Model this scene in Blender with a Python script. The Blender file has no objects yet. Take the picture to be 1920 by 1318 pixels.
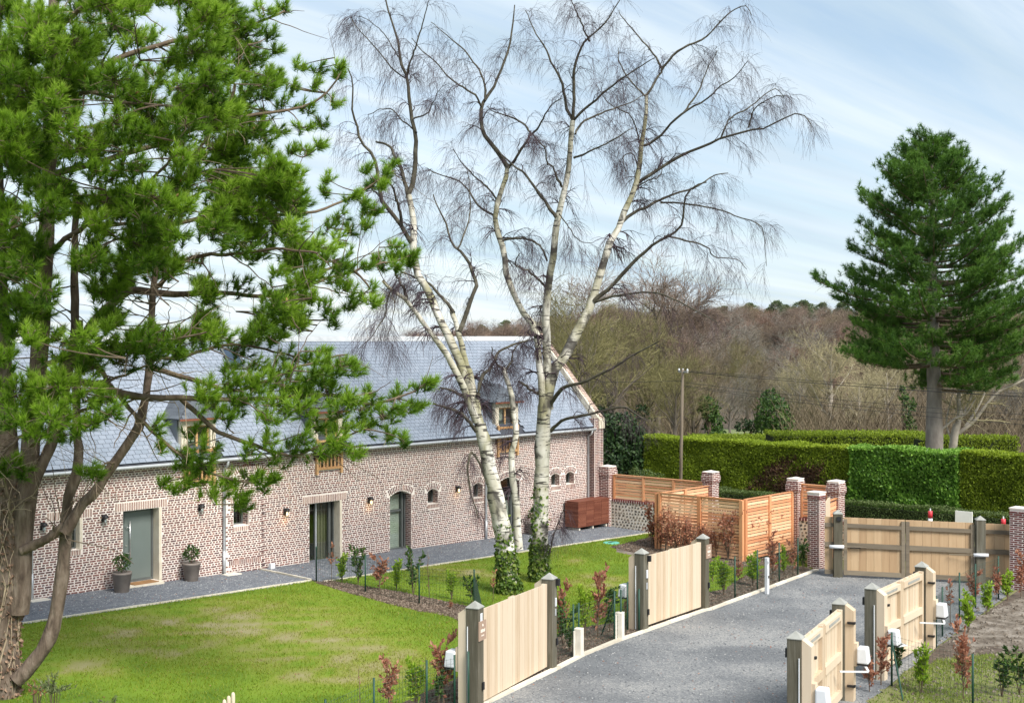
import bpy, math, random
import numpy as np
from mathutils import Vector, Matrix
random.seed(7); RS = np.random.RandomState(7)
S = bpy.context.scene; COL = S.collection
R = math.radians
# ---------------------------------------------------------------- camera, sky, sun, exposure
HEAD = math.atan(2522/2240.)                      # heading of the view, clockwise from +Y
FX, HOR, CZ = 2522., 632., 7.5                    # focal length in photo pixels, eye level row, eye height
SH, CH = math.sin(HEAD), math.cos(HEAD)
CAM = np.array([-22.47, -35.49, CZ])
cd = bpy.data.cameras.new('camera'); cam = bpy.data.objects.new('camera', cd); COL.objects.link(cam)
cam.location = CAM; cam.rotation_euler = (R(90), 0, -HEAD)
cd.sensor_width = 36; cd.lens = FX/1920*36; cd.shift_y = -(659-HOR)/1920
cd.clip_start = .5; cd.clip_end = 3000
S.camera = cam
SUN_EL, SUN_AZ = 46, 190
W = bpy.data.worlds.new('World'); S.world = W; W.use_nodes = True
wn, wl = W.node_tree.nodes, W.node_tree.links; wn.clear()
def wnode(t, **k):
    n = wn.new(t)
    for a, v in k.items(): setattr(n, a, v)
    return n
wo = wnode('ShaderNodeOutputWorld'); sky = wnode('ShaderNodeTexSky'); sky.sky_type = 'NISHITA'; sky.sun_disc = False
sky.sun_elevation = R(SUN_EL); sky.sun_rotation = R(SUN_AZ); sky.air_density = 1.0; sky.dust_density = .6; sky.ozone_density = 2.0
bg1 = wnode('ShaderNodeBackground'); bg1.inputs[1].default_value = .085
bg2 = wnode('ShaderNodeBackground'); bg2.inputs[1].default_value = .57
mixw = wnode('ShaderNodeMixShader')
tc = wnode('ShaderNodeTexCoord'); sep = wnode('ShaderNodeSeparateXYZ'); wl.new(tc.outputs['Generated'], sep.inputs[0])
def wmath(op, a, b=None):
    n = wnode('ShaderNodeMath', operation=op)
    for i, v in enumerate((a, b)):
        if v is None: continue
        if isinstance(v, (int, float)): n.inputs[i].default_value = v
        else: wl.new(v, n.inputs[i])
    return n.outputs[0]
zz = wmath('ADD', wmath('MAXIMUM', sep.outputs[2], 0.0), .09)
cmb = wnode('ShaderNodeCombineXYZ')                # cloud sheet overhead, seen in perspective
wl.new(wmath('DIVIDE', sep.outputs[0], zz), cmb.inputs[0]); wl.new(wmath('DIVIDE', sep.outputs[1], zz), cmb.inputs[1])
mp = wnode('ShaderNodeMapping'); wl.new(cmb.outputs[0], mp.inputs[0]); mp.inputs['Rotation'].default_value = (0, 0, HEAD+R(1.5)); mp.inputs['Scale'].default_value = (.30, 2.3, 1)
n1 = wnode('ShaderNodeTexNoise'); n1.inputs['Scale'].default_value = 1.9; n1.inputs['Detail'].default_value = 9; n1.inputs['Roughness'].default_value = .62; n1.inputs['Distortion'].default_value = .3
wl.new(mp.outputs[0], n1.inputs['Vector'])
n2 = wnode('ShaderNodeTexNoise'); n2.inputs['Scale'].default_value = .55; n2.inputs['Detail'].default_value = 4
wl.new(mp.outputs[0], n2.inputs['Vector'])
cr = wnode('ShaderNodeValToRGB'); wl.new(n1.outputs['Fac'], cr.inputs[0])
cr.color_ramp.elements[0].position = .34; cr.color_ramp.elements[0].color = (.55, .55, .55, 1)
cr.color_ramp.elements[1].position = .60; cr.color_ramp.elements[1].color = (.96, .96, .96, 1)
cc = wnode('ShaderNodeValToRGB'); wl.new(n2.outputs['Fac'], cc.inputs[0])
cc.color_ramp.elements[0].position = .36; cc.color_ramp.elements[0].color = (.54, .68, .80, 1)
cc.color_ramp.elements[1].position = .58; cc.color_ramp.elements[1].color = (.84, .93, 1.0, 1)
wl.new(sky.outputs[0], bg1.inputs[0]); wl.new(cc.outputs[0], bg2.inputs[0])
wl.new(cr.outputs[0], mixw.inputs[0]); wl.new(bg1.outputs[0], mixw.inputs[1]); wl.new(bg2.outputs[0], mixw.inputs[2]); wl.new(mixw.outputs[0], wo.inputs[0])
sd = bpy.data.lights.new('sun', 'SUN'); sd.energy = 3.0; sd.angle = R(26); sd.color = (1, .95, .87)
so = bpy.data.objects.new('sun', sd); COL.objects.link(so); so.location = (0, -20, 40)
sv = Vector((math.sin(R(SUN_AZ))*math.cos(R(SUN_EL)), math.cos(R(SUN_AZ))*math.cos(R(SUN_EL)), math.sin(R(SUN_EL))))
so.rotation_euler = (-sv).to_track_quat('-Z', 'Y').to_euler()
S.view_settings.view_transform = 'Standard'; S.view_settings.look = 'None'; S.view_settings.gamma = 1; S.view_settings.use_curve_mapping = False
S.view_settings.exposure = .98
S.render.film_transparent = False
try: S.cycles.max_bounces = 6; S.cycles.transparent_max_bounces = 12
except Exception: pass

# ---------------------------------------------------------------- ground shape and survey helpers
def G(x, y):                                       # gently falling site, then the wooded rise beyond
    X = np.asarray(x, float); Y = np.asarray(y, float)
    z = -.022*np.clip(X, -45, 40) + .018*np.clip(Y, -45, 14)
    dx, dy = X-CAM[0], Y-CAM[1]
    D = dx*SH + dy*CH; L = (dx*CH - dy*SH)/np.maximum(D, 1)
    f = np.clip((L+.10)/.22, 0, 1); f = f*f*(3-2*f)
    k = np.clip((D-120)/230, 0, 1); k = k*k*(3-2*k)
    far = -1.0 + k*(1.2 + 6.0*f)
    b = np.clip((D-72)/30, 0, 1); b = b*b*(3-2*b)
    return z*(1-b) + far*b
def g(x, y): return float(G(x, y))
def at(px, py, d):                                 # point at distance d (m along the view) on the sight line of a photo pixel
    r = (px-960)/FX*d
    return np.array([CAM[0]+CH*r+SH*d, CAM[1]-SH*r+CH*d, CZ-(py-HOR)/FX*d])
def gp(px, py):
    d = 40.
    for _ in range(40):
        p = at(px, py, d); d = (CZ-g(p[0], p[1]))*FX/(py-HOR)
    p = at(px, py, d); return np.array([p[0], p[1], g(p[0], p[1])])
def dist(p): return float((p[0]-CAM[0])*SH+(p[1]-CAM[1])*CH)

# ---------------------------------------------------------------- materials
def mat(name, cols, scale=2., detail=4, rough=.75, bump=0., bscale=None, tone=0., stretch=(1, 1, 1), spec=.3, trans=0., metal=0., dist_=0., obj_rand=False, voro=0., tcol=None, vw=.45):
    m = bpy.data.materials.new(name); m.use_nodes = True
    n, l = m.node_tree.nodes, m.node_tree.links; n.clear()
    out = n.new('ShaderNodeOutputMaterial'); b = n.new('ShaderNodeBsdfPrincipled')
    b.inputs['Roughness'].default_value = rough; b.inputs['Metallic'].default_value = metal
    b.inputs['Specular IOR Level'].default_value = spec
    geo = n.new('ShaderNodeNewGeometry'); mp = n.new('ShaderNodeMapping'); mp.inputs['Scale'].default_value = stretch
    l.new(geo.outputs['Position'], mp.inputs[0])
    nz = n.new('ShaderNodeTexNoise'); nz.inputs['Scale'].default_value = scale; nz.inputs['Detail'].default_value = detail; nz.inputs['Distortion'].default_value = dist_
    l.new(mp.outputs[0], nz.inputs['Vector'])
    fac = nz.outputs['Fac']
    def mth(op, a, c):
        q = n.new('ShaderNodeMath'); q.operation = op
        for i, v in enumerate((a, c)):
            if isinstance(v, (int, float)): q.inputs[i].default_value = v
            else: l.new(v, q.inputs[i])
        return q.outputs[0]
    if voro:
        v = n.new('ShaderNodeTexVoronoi'); v.inputs['Scale'].default_value = voro; l.new(mp.outputs[0], v.inputs['Vector'])
        sp = n.new('ShaderNodeSeparateColor'); l.new(v.outputs['Color'], sp.inputs[0])
        fac = mth('ADD', mth('MULTIPLY', sp.outputs[0], vw), mth('MULTIPLY', fac, 1-vw))
    if tone:
        a = n.new('ShaderNodeAttribute'); a.attribute_name = 'tone'
        t = a.outputs['Fac']
        if obj_rand:
            oi = n.new('ShaderNodeObjectInfo'); t = mth('FRACT', mth('ADD', t, oi.outputs['Random']), 0.)
        fac = mth('ADD', mth('MULTIPLY', t, tone), mth('MULTIPLY', fac, 1-tone))
    ramp = n.new('ShaderNodeValToRGB'); e = ramp.color_ramp.elements
    while len(e) < len(cols): e.new(.5)
    for i, (p, c) in enumerate(cols): e[i].position = p; e[i].color = (*c, 1)
    l.new(fac, ramp.inputs[0]); l.new(ramp.outputs[0], b.inputs['Base Color'])
    if bump:
        n3 = n.new('ShaderNodeTexNoise'); n3.inputs['Scale'].default_value = bscale or scale*6; n3.inputs['Detail'].default_value = 5; l.new(mp.outputs[0], n3.inputs['Vector'])
        bp = n.new('ShaderNodeBump'); bp.inputs['Strength'].default_value = 1; bp.inputs['Distance'].default_value = bump
        l.new(n3.outputs['Fac'], bp.inputs['Height']); l.new(bp.outputs[0], b.inputs['Normal'])
    sh = b.outputs[0]
    if trans:
        tr = n.new('ShaderNodeBsdfTranslucent'); mx = n.new('ShaderNodeMixShader'); mx.inputs[0].default_value = trans
        if tcol: tr.inputs[0].default_value = (*tcol, 1)
        else: l.new(ramp.outputs[0], tr.inputs[0])
        l.new(sh, mx.inputs[1]); l.new(tr.outputs[0], mx.inputs[2]); sh = mx.outputs[0]
    l.new(sh, out.inputs[0])
    return m
def flat(name, c, rough=.6, spec=.3, metal=0., var=.12):
    return mat(name, [(.3, tuple(v*(1-var) for v in c)), (.7, tuple(min(1, v*(1+var)) for v in c))], 3, 4, rough, spec=spec, metal=metal)

M = {}
M['brick'] = mat('brick', [(.03, (.075, .042, .048)), (.3, (.17, .075, .066)), (.5, (.23, .10, .082)), (.7, (.10, .055, .058)), (.9, (.29, .14, .11)), (1., (.16, .085, .08))], 9, 4, .85, .003, 60, .85, obj_rand=True)
M['pier_brick'] = mat('pier_brick', [(.05, (.08, .024, .024)), (.4, (.16, .042, .038)), (.7, (.20, .06, .05)), (.95, (.10, .032, .032))], 9, 4, .85, .003, 60, .85, obj_rand=True)
M['pale_brick'] = mat('pale_brick', [(.1, (.34, .22, .185)), (.5, (.46, .33, .28)), (.9, (.28, .18, .16))], 9, 4, .85, .003, 60, .85, obj_rand=True)
M['mortar'] = mat('lime_mortar', [(.25, (.70, .615, .555)), (.5, (.80, .725, .665)), (.8, (.85, .79, .735))], .9, 6, .95, .004, 40)
M['slate'] = mat('slate', [(.1, (.22, .255, .31)), (.5, (.245, .28, .34)), (.9, (.27, .305, .365))], 4, 5, .40, .002, 30, .75, spec=.5, obj_rand=True)
M['dark_slate'] = mat('dark_slate', [(.1, (.07, .08, .095)), (.9, (.12, .135, .155))], 4, 5, .5, .002, 30, .7, spec=.4, obj_rand=True)
M['underlay'] = flat('roof_underlay', (.06, .065, .08), .8)
M['zinc'] = mat('zinc', [(.3, (.44, .46, .48)), (.7, (.56, .58, .60))], 3, 4, .42, spec=.5, metal=.35)
M['ridge'] = flat('ridge_zinc', (.46, .48, .50), .5)
M['stone'] = mat('cream_stone', [(.3, (.60, .53, .42)), (.7, (.70, .64, .53))], 2.5, 5, .85, .003, 30)
M['kerb'] = mat('kerb_stone', [(.25, (.52, .47, .38)), (.6, (.68, .63, .53)), (.85, (.76, .71, .61))], 1.8, 6, .9, .004, 25, .35, obj_rand=True)
M['greyframe'] = flat('grey_frame', (.105, .115, .112), .45, .4)
M['door'] = mat('grey_green_door', [(.3, (.145, .175, .165)), (.7, (.165, .195, .185))], 1.5, 3, .42, .001, 8, spec=.4)
M['steel'] = flat('brushed_steel', (.6, .6, .6), .3, .5, .8)
M['black'] = flat('black_plastic', (.018, .018, .02), .45, .4)
M['white'] = flat('white_plastic', (.66, .68, .71), .45, .4, var=.05)
M['concrete'] = mat('white_concrete', [(.3, (.62, .58, .50)), (.7, (.74, .70, .62))], 4, 5, .9, .002, 40)
M['curtain'] = mat('linen_curtain', [(.3, (.20, .17, .12)), (.7, (.34, .30, .22))], 6, 3, .9, stretch=(8, 8, .2))
M['room'] = mat('room_interior', [(.3, (.07, .07, .04)), (.7, (.17, .16, .10))], 1.2, 3, .9)
M['blind'] = flat('cream_blind', (.62, .62, .56), .8)
M['oak'] = mat('oak_rail', [(.3, (.42, .235, .105)), (.7, (.56, .34, .17))], 6, 4, .65, .001, 40, .5, stretch=(1, 1, .3), obj_rand=True)
M['cedar'] = mat('cedar_slat', [(.05, (.62, .27, .14)), (.4, (.76, .39, .21)), (.7, (.82, .50, .29)), (.95, (.86, .62, .40))], 5, 5, .7, .001, 40, .8, stretch=(.5, .5, 4), obj_rand=True)
M['cedarpost'] = mat('cedar_post', [(.2, (.56, .245, .115)), (.8, (.70, .37, .19))], 5, 5, .7, .001, 40, .5, stretch=(3, 3, .5), obj_rand=True)
M['palewood'] = mat('pale_oak_board', [(.05, (.43, .315, .205)), (.3, (.535, .42, .295)), (.55, (.60, .49, .365)), (.8, (.635, .535, .41)), (.97, (.50, .38, .265))], 3, 7, .7, .002, 30, .52, stretch=(5, 5, .35), dist_=.6, obj_rand=True)
M['stain'] = mat('weathered_stain_board', [(.30, (.33, .25, .17)), (.52, (.62, .48, .335)), (.8, (.67, .54, .39))], 2.2, 6, .75, .002, 30, stretch=(6, 6, .35), dist_=.8)
M['oldwood'] = mat('old_oak_board', [(.05, (.30, .19, .105)), (.4, (.42, .285, .165)), (.7, (.50, .355, .215)), (.97, (.36, .25, .15))], 2.2, 7, .75, .003, 30, .45, stretch=(6, 6, .4), dist_=.8, obj_rand=True)
M['greywood'] = mat('weathered_grey_oak', [(.2, (.062, .054, .037)), (.5, (.105, .095, .068)), (.8, (.19, .18, .145))], 2.5, 7, .85, .004, 30, .3, stretch=(6, 6, .5), dist_=.8, obj_rand=True)
M['capwood'] = mat('grey_oak_cap', [(.2, (.24, .24, .22)), (.8, (.38, .385, .36))], 6, 6, .8, .003, 40)
M['rail'] = mat('weathered_rail', [(.2, (.135, .11, .08)), (.8, (.26, .215, .155))], 3, 6, .8, .003, 30, .4, stretch=(.6, .6, 5), obj_rand=True)
M['boxwood'] = mat('brown_slat', [(.1, (.135, .042, .026)), (.9, (.23, .085, .052))], 5, 4, .6, .001, 40, .7, obj_rand=True)
M['flint'] = mat('flint', [(.1, (.05, .046, .04)), (.4, (.13, .11, .078)), (.65, (.24, .20, .14)), (.85, (.085, .082, .072))], 14, 4, .5, .002, 60, .8, spec=.5, obj_rand=True)
M['flintmortar'] = mat('flint_mortar', [(.3, (.72, .665, .55)), (.7, (.83, .785, .69))], 3, 6, .95, .01, 18)
M['fencegreen'] = flat('green_powder_coat', (.012, .055, .035), .5, .4)
M['wire'] = flat('green_wire', (.05, .085, .06), .5)
M['terracotta'] = mat('grey_clay_pot', [(.2, (.17, .14, .12)), (.8, (.27, .235, .21))], 4, 5, .85, .002, 40)
M['mat'] = flat('coir_mat', (.30, .165, .075), .95)
M['soil'] = mat('soil', [(.25, (.06, .044, .034)), (.55, (.105, .08, .062)), (.8, (.17, .14, .115))], 3.5, 8, .95, .03, 9)
M['drysoil'] = mat('dry_soil', [(.3, (.085, .066, .05)), (.5, (.165, .138, .11)), (.7, (.27, .235, .20))], 2.6, 9, .95, .06, 8)
M['gravel'] = mat('grey_gravel', [(.15, (.08, .09, .112)), (.5, (.135, .148, .172)), (.85, (.26, .275, .29))], 3, 6, .85, .012, 45, voro=34)
M['drive'] = mat('drive_gravel', [(.25, (.092, .098, .107)), (.42, (.140, .147, .156)), (.54, (.185, .19, .197)), (.68, (.29, .288, .28))], .42, 9, .9, .008, 38, voro=30, dist_=.6, vw=.28)
M['asphalt'] = mat('asphalt', [(.3, (.045, .045, .045)), (.7, (.065, .065, .065))], 3, 5, .9)
M['lawn'] = mat('lawn_soil', [(.14, (.075, .14, .008)), (.27, (.135, .215, .012)), (.40, (.185, .225, .028)), (.58, (.225, .22, .07)), (.78, (.28, .25, .13))], .55, 9, .95, .02, 14, tone=.55, dist_=.6)
M['terrain'] = mat('rough_grass', [(.3, (.09, .105, .03)), (.5, (.16, .17, .06)), (.7, (.25, .225, .13))], .25, 8, .95)
M['woodfloor'] = mat('leaf_litter', [(.3, (.06, .045, .035)), (.7, (.11, .085, .06))], .2, 8, .95)
M['field'] = mat('pale_field', [(.3, (.20, .26, .09)), (.7, (.32, .36, .16))], .08, 6, .95)
def leafmat(n, cols, tr=.35, tone=.9, rough=.55): return mat(n, cols, .8, 3, rough, tone=tone, trans=tr, spec=.35)
M['grass'] = leafmat('grass_blade', [(.05, (.135, .22, .010)), (.35, (.205, .275, .018)), (.6, (.26, .29, .035)), (.8, (.29, .275, .075)), (1., (.32, .28, .13))], .35)
M['drygrass'] = leafmat('pale_grass_blade', [(.05, (.14, .23, .02)), (.5, (.23, .28, .05)), (.95, (.34, .31, .15))], .3)
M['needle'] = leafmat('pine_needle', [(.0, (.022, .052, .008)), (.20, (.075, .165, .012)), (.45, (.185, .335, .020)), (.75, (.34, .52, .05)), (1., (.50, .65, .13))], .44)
M['needle2'] = leafmat('dark_pine_needle', [(.0, (.018, .048, .009)), (.3, (.055, .135, .018)), (.65, (.125, .25, .032)), (1., (.23, .39, .07))], .38)
M['needle3'] = leafmat('hill_pine_needle', [(.0, (.09, .13, .06)), (1., (.17, .22, .10))], .2)
M['cone'] = flat('pine_cone', (.36, .19, .10), .8)
M['pinebark'] = mat('pine_bark', [(.25, (.060, .042, .032)), (.5, (.135, .10, .076)), (.75, (.22, .175, .14))], 5, 8, .95, .05, 9, stretch=(1.6, 1.6, .5), dist_=.5)
M['pinelimb'] = mat('pine_limb', [(.25, (.085, .060, .042)), (.75, (.20, .155, .11))], 6, 6, .9, .01, 20)
M['deadtwig'] = flat('dead_twig', (.34, .27, .19), .9, var=.3)
M['birchtwig'] = mat('birch_twig', [(.3, (.034, .022, .030)), (.7, (.068, .046, .056))], 3, 3, .8)
M['birchlimb'] = mat('birch_limb', [(.3, (.040, .035, .026)), (.55, (.075, .068, .048)), (.75, (.17, .155, .125))], 4, 6, .85)
M['ivy'] = leafmat('ivy_leaf', [(.0, (.030, .065, .008)), (.5, (.085, .155, .015)), (1., (.20, .25, .04))], .25)
M['ivydark'] = leafmat('dark_ivy_leaf', [(.0, (.008, .024, .008)), (.5, (.020, .050, .014)), (1., (.045, .09, .022))], .15)
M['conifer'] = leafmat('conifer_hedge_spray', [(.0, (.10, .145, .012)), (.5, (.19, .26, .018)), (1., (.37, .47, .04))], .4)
M['coniferbrown'] = leafmat('brown_hedge_spray', [(.0, (.075, .034, .022)), (.6, (.13, .066, .042)), (1., (.16, .13, .035))], .2)
M['laurel'] = leafmat('laurel_leaf', [(.0, (.05, .13, .016)), (.5, (.145, .30, .036)), (1., (.30, .50, .09))], .34, rough=.4)
M['boxhedge'] = leafmat('box_leaf', [(.0, (.035, .06, .014)), (.6, (.08, .12, .03)), (1., (.14, .19, .06))], .2)
M['hedgecore'] = flat('hedge_core', (.020, .028, .010), .95)
M['privet'] = leafmat('privet_leaf', [(.0, (.15, .28, .014)), (.5, (.30, .46, .03)), (1., (.47, .60, .09))], .45)
M['copper'] = leafmat('copper_leaf', [(.0, (.22, .082, .052)), (.5, (.42, .18, .115)), (1., (.60, .33, .215))], .42)
M['laureld'] = leafmat('dark_shrub_leaf', [(.0, (.016, .045, .010)), (.6, (.045, .10, .018)), (1., (.12, .20, .04))], .25)
M['olive'] = leafmat('grey_green_leaf', [(.0, (.07, .10, .035)), (1., (.26, .30, .14))], .3)
M['stem'] = flat('shrub_stem', (.14, .10, .07), .9, var=.3)
for nm, c in (('purple', (.185, .138, .108)), ('mossy', (.175, .16, .068)), ('pale', (.34, .30, .175)), ('brown', (.19, .15, .098)), ('red', (.205, .132, .10)), ('grey', (.20, .185, .155))):
    M['tw_'+nm] = flat('bare_twig_'+nm, c, .9, var=.3)
M['greybark'] = mat('grey_bark', [(.3, (.16, .135, .12)), (.7, (.30, .265, .235))], 3, 6, .95, .03, 8, stretch=(1, 1, .4))
M['palebark'] = flat('pale_bark', (.36, .32, .27), .9, var=.25)
M['woodbark'] = flat('wood_edge_bark', (.12, .10, .08), .9, var=.3)
M['pole'] = mat('pole_wood', [(.3, (.12, .095, .07)), (.7, (.20, .165, .125))], 3, 5, .9, stretch=(4, 4, .3))
M['cable'] = flat('black_cable', (.03, .03, .03), .6)
M['signtan'] = flat('tan_sign', (.36, .255, .19), .6, var=.05)
M['whiteboard'] = flat('white_board', (.84, .83, .78), .6, var=.03)
M['cream'] = flat('cream_print', (.78, .70, .60), .6, var=.03)
M['red'] = flat('red_paint', (.55, .035, .05), .45, .4)
M['turq'] = mat('turquoise_cover', [(.3, (.11, .42, .33)), (.7, (.16, .52, .42))], 6, 4, .6)
M['bulb'] = None
def bark_birch():
    m = bpy.data.materials.new('birch_bark'); m.use_nodes = True
    n, l = m.node_tree.nodes, m.node_tree.links; n.clear()
    out = n.new('ShaderNodeOutputMaterial'); b = n.new('ShaderNodeBsdfPrincipled'); b.inputs['Roughness'].default_value = .8; b.inputs['Specular IOR Level'].default_value = .2
    geo = n.new('ShaderNodeNewGeometry')
    def noise(scale, st, det, dis=0):
        mp = n.new('ShaderNodeMapping'); mp.inputs['Scale'].default_value = st; l.new(geo.outputs['Position'], mp.inputs[0])
        z = n.new('ShaderNodeTexNoise'); z.inputs['Scale'].default_value = scale; z.inputs['Detail'].default_value = det; z.inputs['Distortion'].default_value = dis; l.new(mp.outputs[0], z.inputs[0]); return z.outputs['Fac']
    def ramp(f, cols):
        r = n.new('ShaderNodeValToRGB'); e = r.color_ramp.elements
        while len(e) < len(cols): e.new(.5)
        for i, (p, c) in enumerate(cols): e[i].position = p; e[i].color = (*c, 1)
        l.new(f, r.inputs[0]); return r.outputs[0]
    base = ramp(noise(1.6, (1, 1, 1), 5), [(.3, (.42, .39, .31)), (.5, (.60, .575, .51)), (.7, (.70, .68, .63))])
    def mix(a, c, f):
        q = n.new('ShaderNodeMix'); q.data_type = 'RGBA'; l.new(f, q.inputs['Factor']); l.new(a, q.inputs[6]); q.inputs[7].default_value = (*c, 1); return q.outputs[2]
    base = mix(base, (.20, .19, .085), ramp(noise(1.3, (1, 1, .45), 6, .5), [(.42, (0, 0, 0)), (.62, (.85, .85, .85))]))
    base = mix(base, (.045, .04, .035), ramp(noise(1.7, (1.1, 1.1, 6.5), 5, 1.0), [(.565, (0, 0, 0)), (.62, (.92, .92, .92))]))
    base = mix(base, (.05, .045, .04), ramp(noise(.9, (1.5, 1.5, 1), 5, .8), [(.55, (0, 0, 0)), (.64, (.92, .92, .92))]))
    l.new(base, b.inputs['Base Color']); l.new(b.outputs[0], out.inputs[0]); return m
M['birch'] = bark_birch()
def glassmat():
    m = bpy.data.materials.new('window_glass'); m.use_nodes = True; n, l = m.node_tree.nodes, m.node_tree.links; n.clear()
    o = n.new('ShaderNodeOutputMaterial'); t = n.new('ShaderNodeBsdfTransparent'); t.inputs[0].default_value = (.86, .9, .88, 1); q = n.new('ShaderNodeBsdfGlossy'); q.inputs['Roughness'].default_value = .02
    lw = n.new('ShaderNodeLayerWeight'); lw.inputs[0].default_value = .5; pw = n.new('ShaderNodeMath'); pw.operation = 'POWER'; pw.inputs[1].default_value = 2.2; l.new(lw.outputs['Facing'], pw.inputs[0]); f = n.new('ShaderNodeMath'); f.operation = 'MULTIPLY_ADD'; f.inputs[1].default_value = .6; f.inputs[2].default_value = .05; l.new(pw.outputs[0], f.inputs[0]); x = n.new('ShaderNodeMixShader')
    l.new(f.outputs[0], x.inputs[0]); l.new(t.outputs[0], x.inputs[1]); l.new(q.outputs[0], x.inputs[2]); l.new(x.outputs[0], o.inputs[0]); return m
M['glass'] = glassmat()
def bulbmat():
    m = bpy.data.materials.new('lit_bulb'); m.use_nodes = True; n, l = m.node_tree.nodes, m.node_tree.links; n.clear()
    o = n.new('ShaderNodeOutputMaterial'); e = n.new('ShaderNodeEmission'); e.inputs[0].default_value = (1, .62, .25, 1); e.inputs[1].default_value = 3.5; l.new(e.outputs[0], o.inputs[0]); return m
M['bulb'] = bulbmat()

# ---------------------------------------------------------------- object helpers
def mesh_np(name, V, F, tone=None, smooth=False):
    V = np.ascontiguousarray(V, np.float32); F = np.ascontiguousarray(F, np.int32); k = F.shape[1]
    me = bpy.data.meshes.new(name); me.vertices.add(len(V)); me.vertices.foreach_set('co', V.ravel())
    me.loops.add(F.size); me.loops.foreach_set('vertex_index', F.ravel())
    me.polygons.add(len(F)); me.polygons.foreach_set('loop_start', np.arange(0, F.size, k, dtype=np.int32))
    try: me.polygons.foreach_set('loop_total', np.full(len(F), k, np.int32))
    except Exception: pass
    me.polygons.foreach_set('use_smooth', np.full(len(F), bool(smooth)))
    if tone is not None:
        a = me.attributes.new('tone', 'FLOAT', 'POINT'); a.data.foreach_set('value', np.ascontiguousarray(tone, np.float32))
    me.update(calc_edges=True); return me
def link(name, me, m, parent=None, **props):
    o = bpy.data.objects.new(name, me); COL.objects.link(o)
    if m is not None and len(me.materials) == 0: me.materials.append(m)
    if parent is not None: o.parent = parent
    for k, v in props.items(): o[k] = v
    return o
def thing(name, label, cat, loc=(0, 0, 0), rot=0., group=None):
    o = bpy.data.objects.new(name, None); COL.objects.link(o); o.location = loc; o.rotation_euler = (0, 0, rot); o.empty_display_size = .2
    o['label'] = label; o['category'] = cat
    if group: o['group'] = group
    return o
def kids(o):
    return [c for c in COL.objects if c.parent == o]
def tree_of(o): return [(c, [(d,) for d in kids(c)]) for c in kids(o)]
def dup(root, spec, loc, rot=0., sc=(1, 1, 1), label=None, group=None):
    r = root.copy(); COL.objects.link(r); r.location = loc; r.rotation_euler = (0, 0, rot); r.scale = sc
    if label: r['label'] = label
    if group: r['group'] = group
    for ch, sub in spec:
        c = ch.copy(); COL.objects.link(c); c.parent = r
        for (gch,) in sub:
            d = gch.copy(); COL.objects.link(d); d.parent = c
    return r
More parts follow.
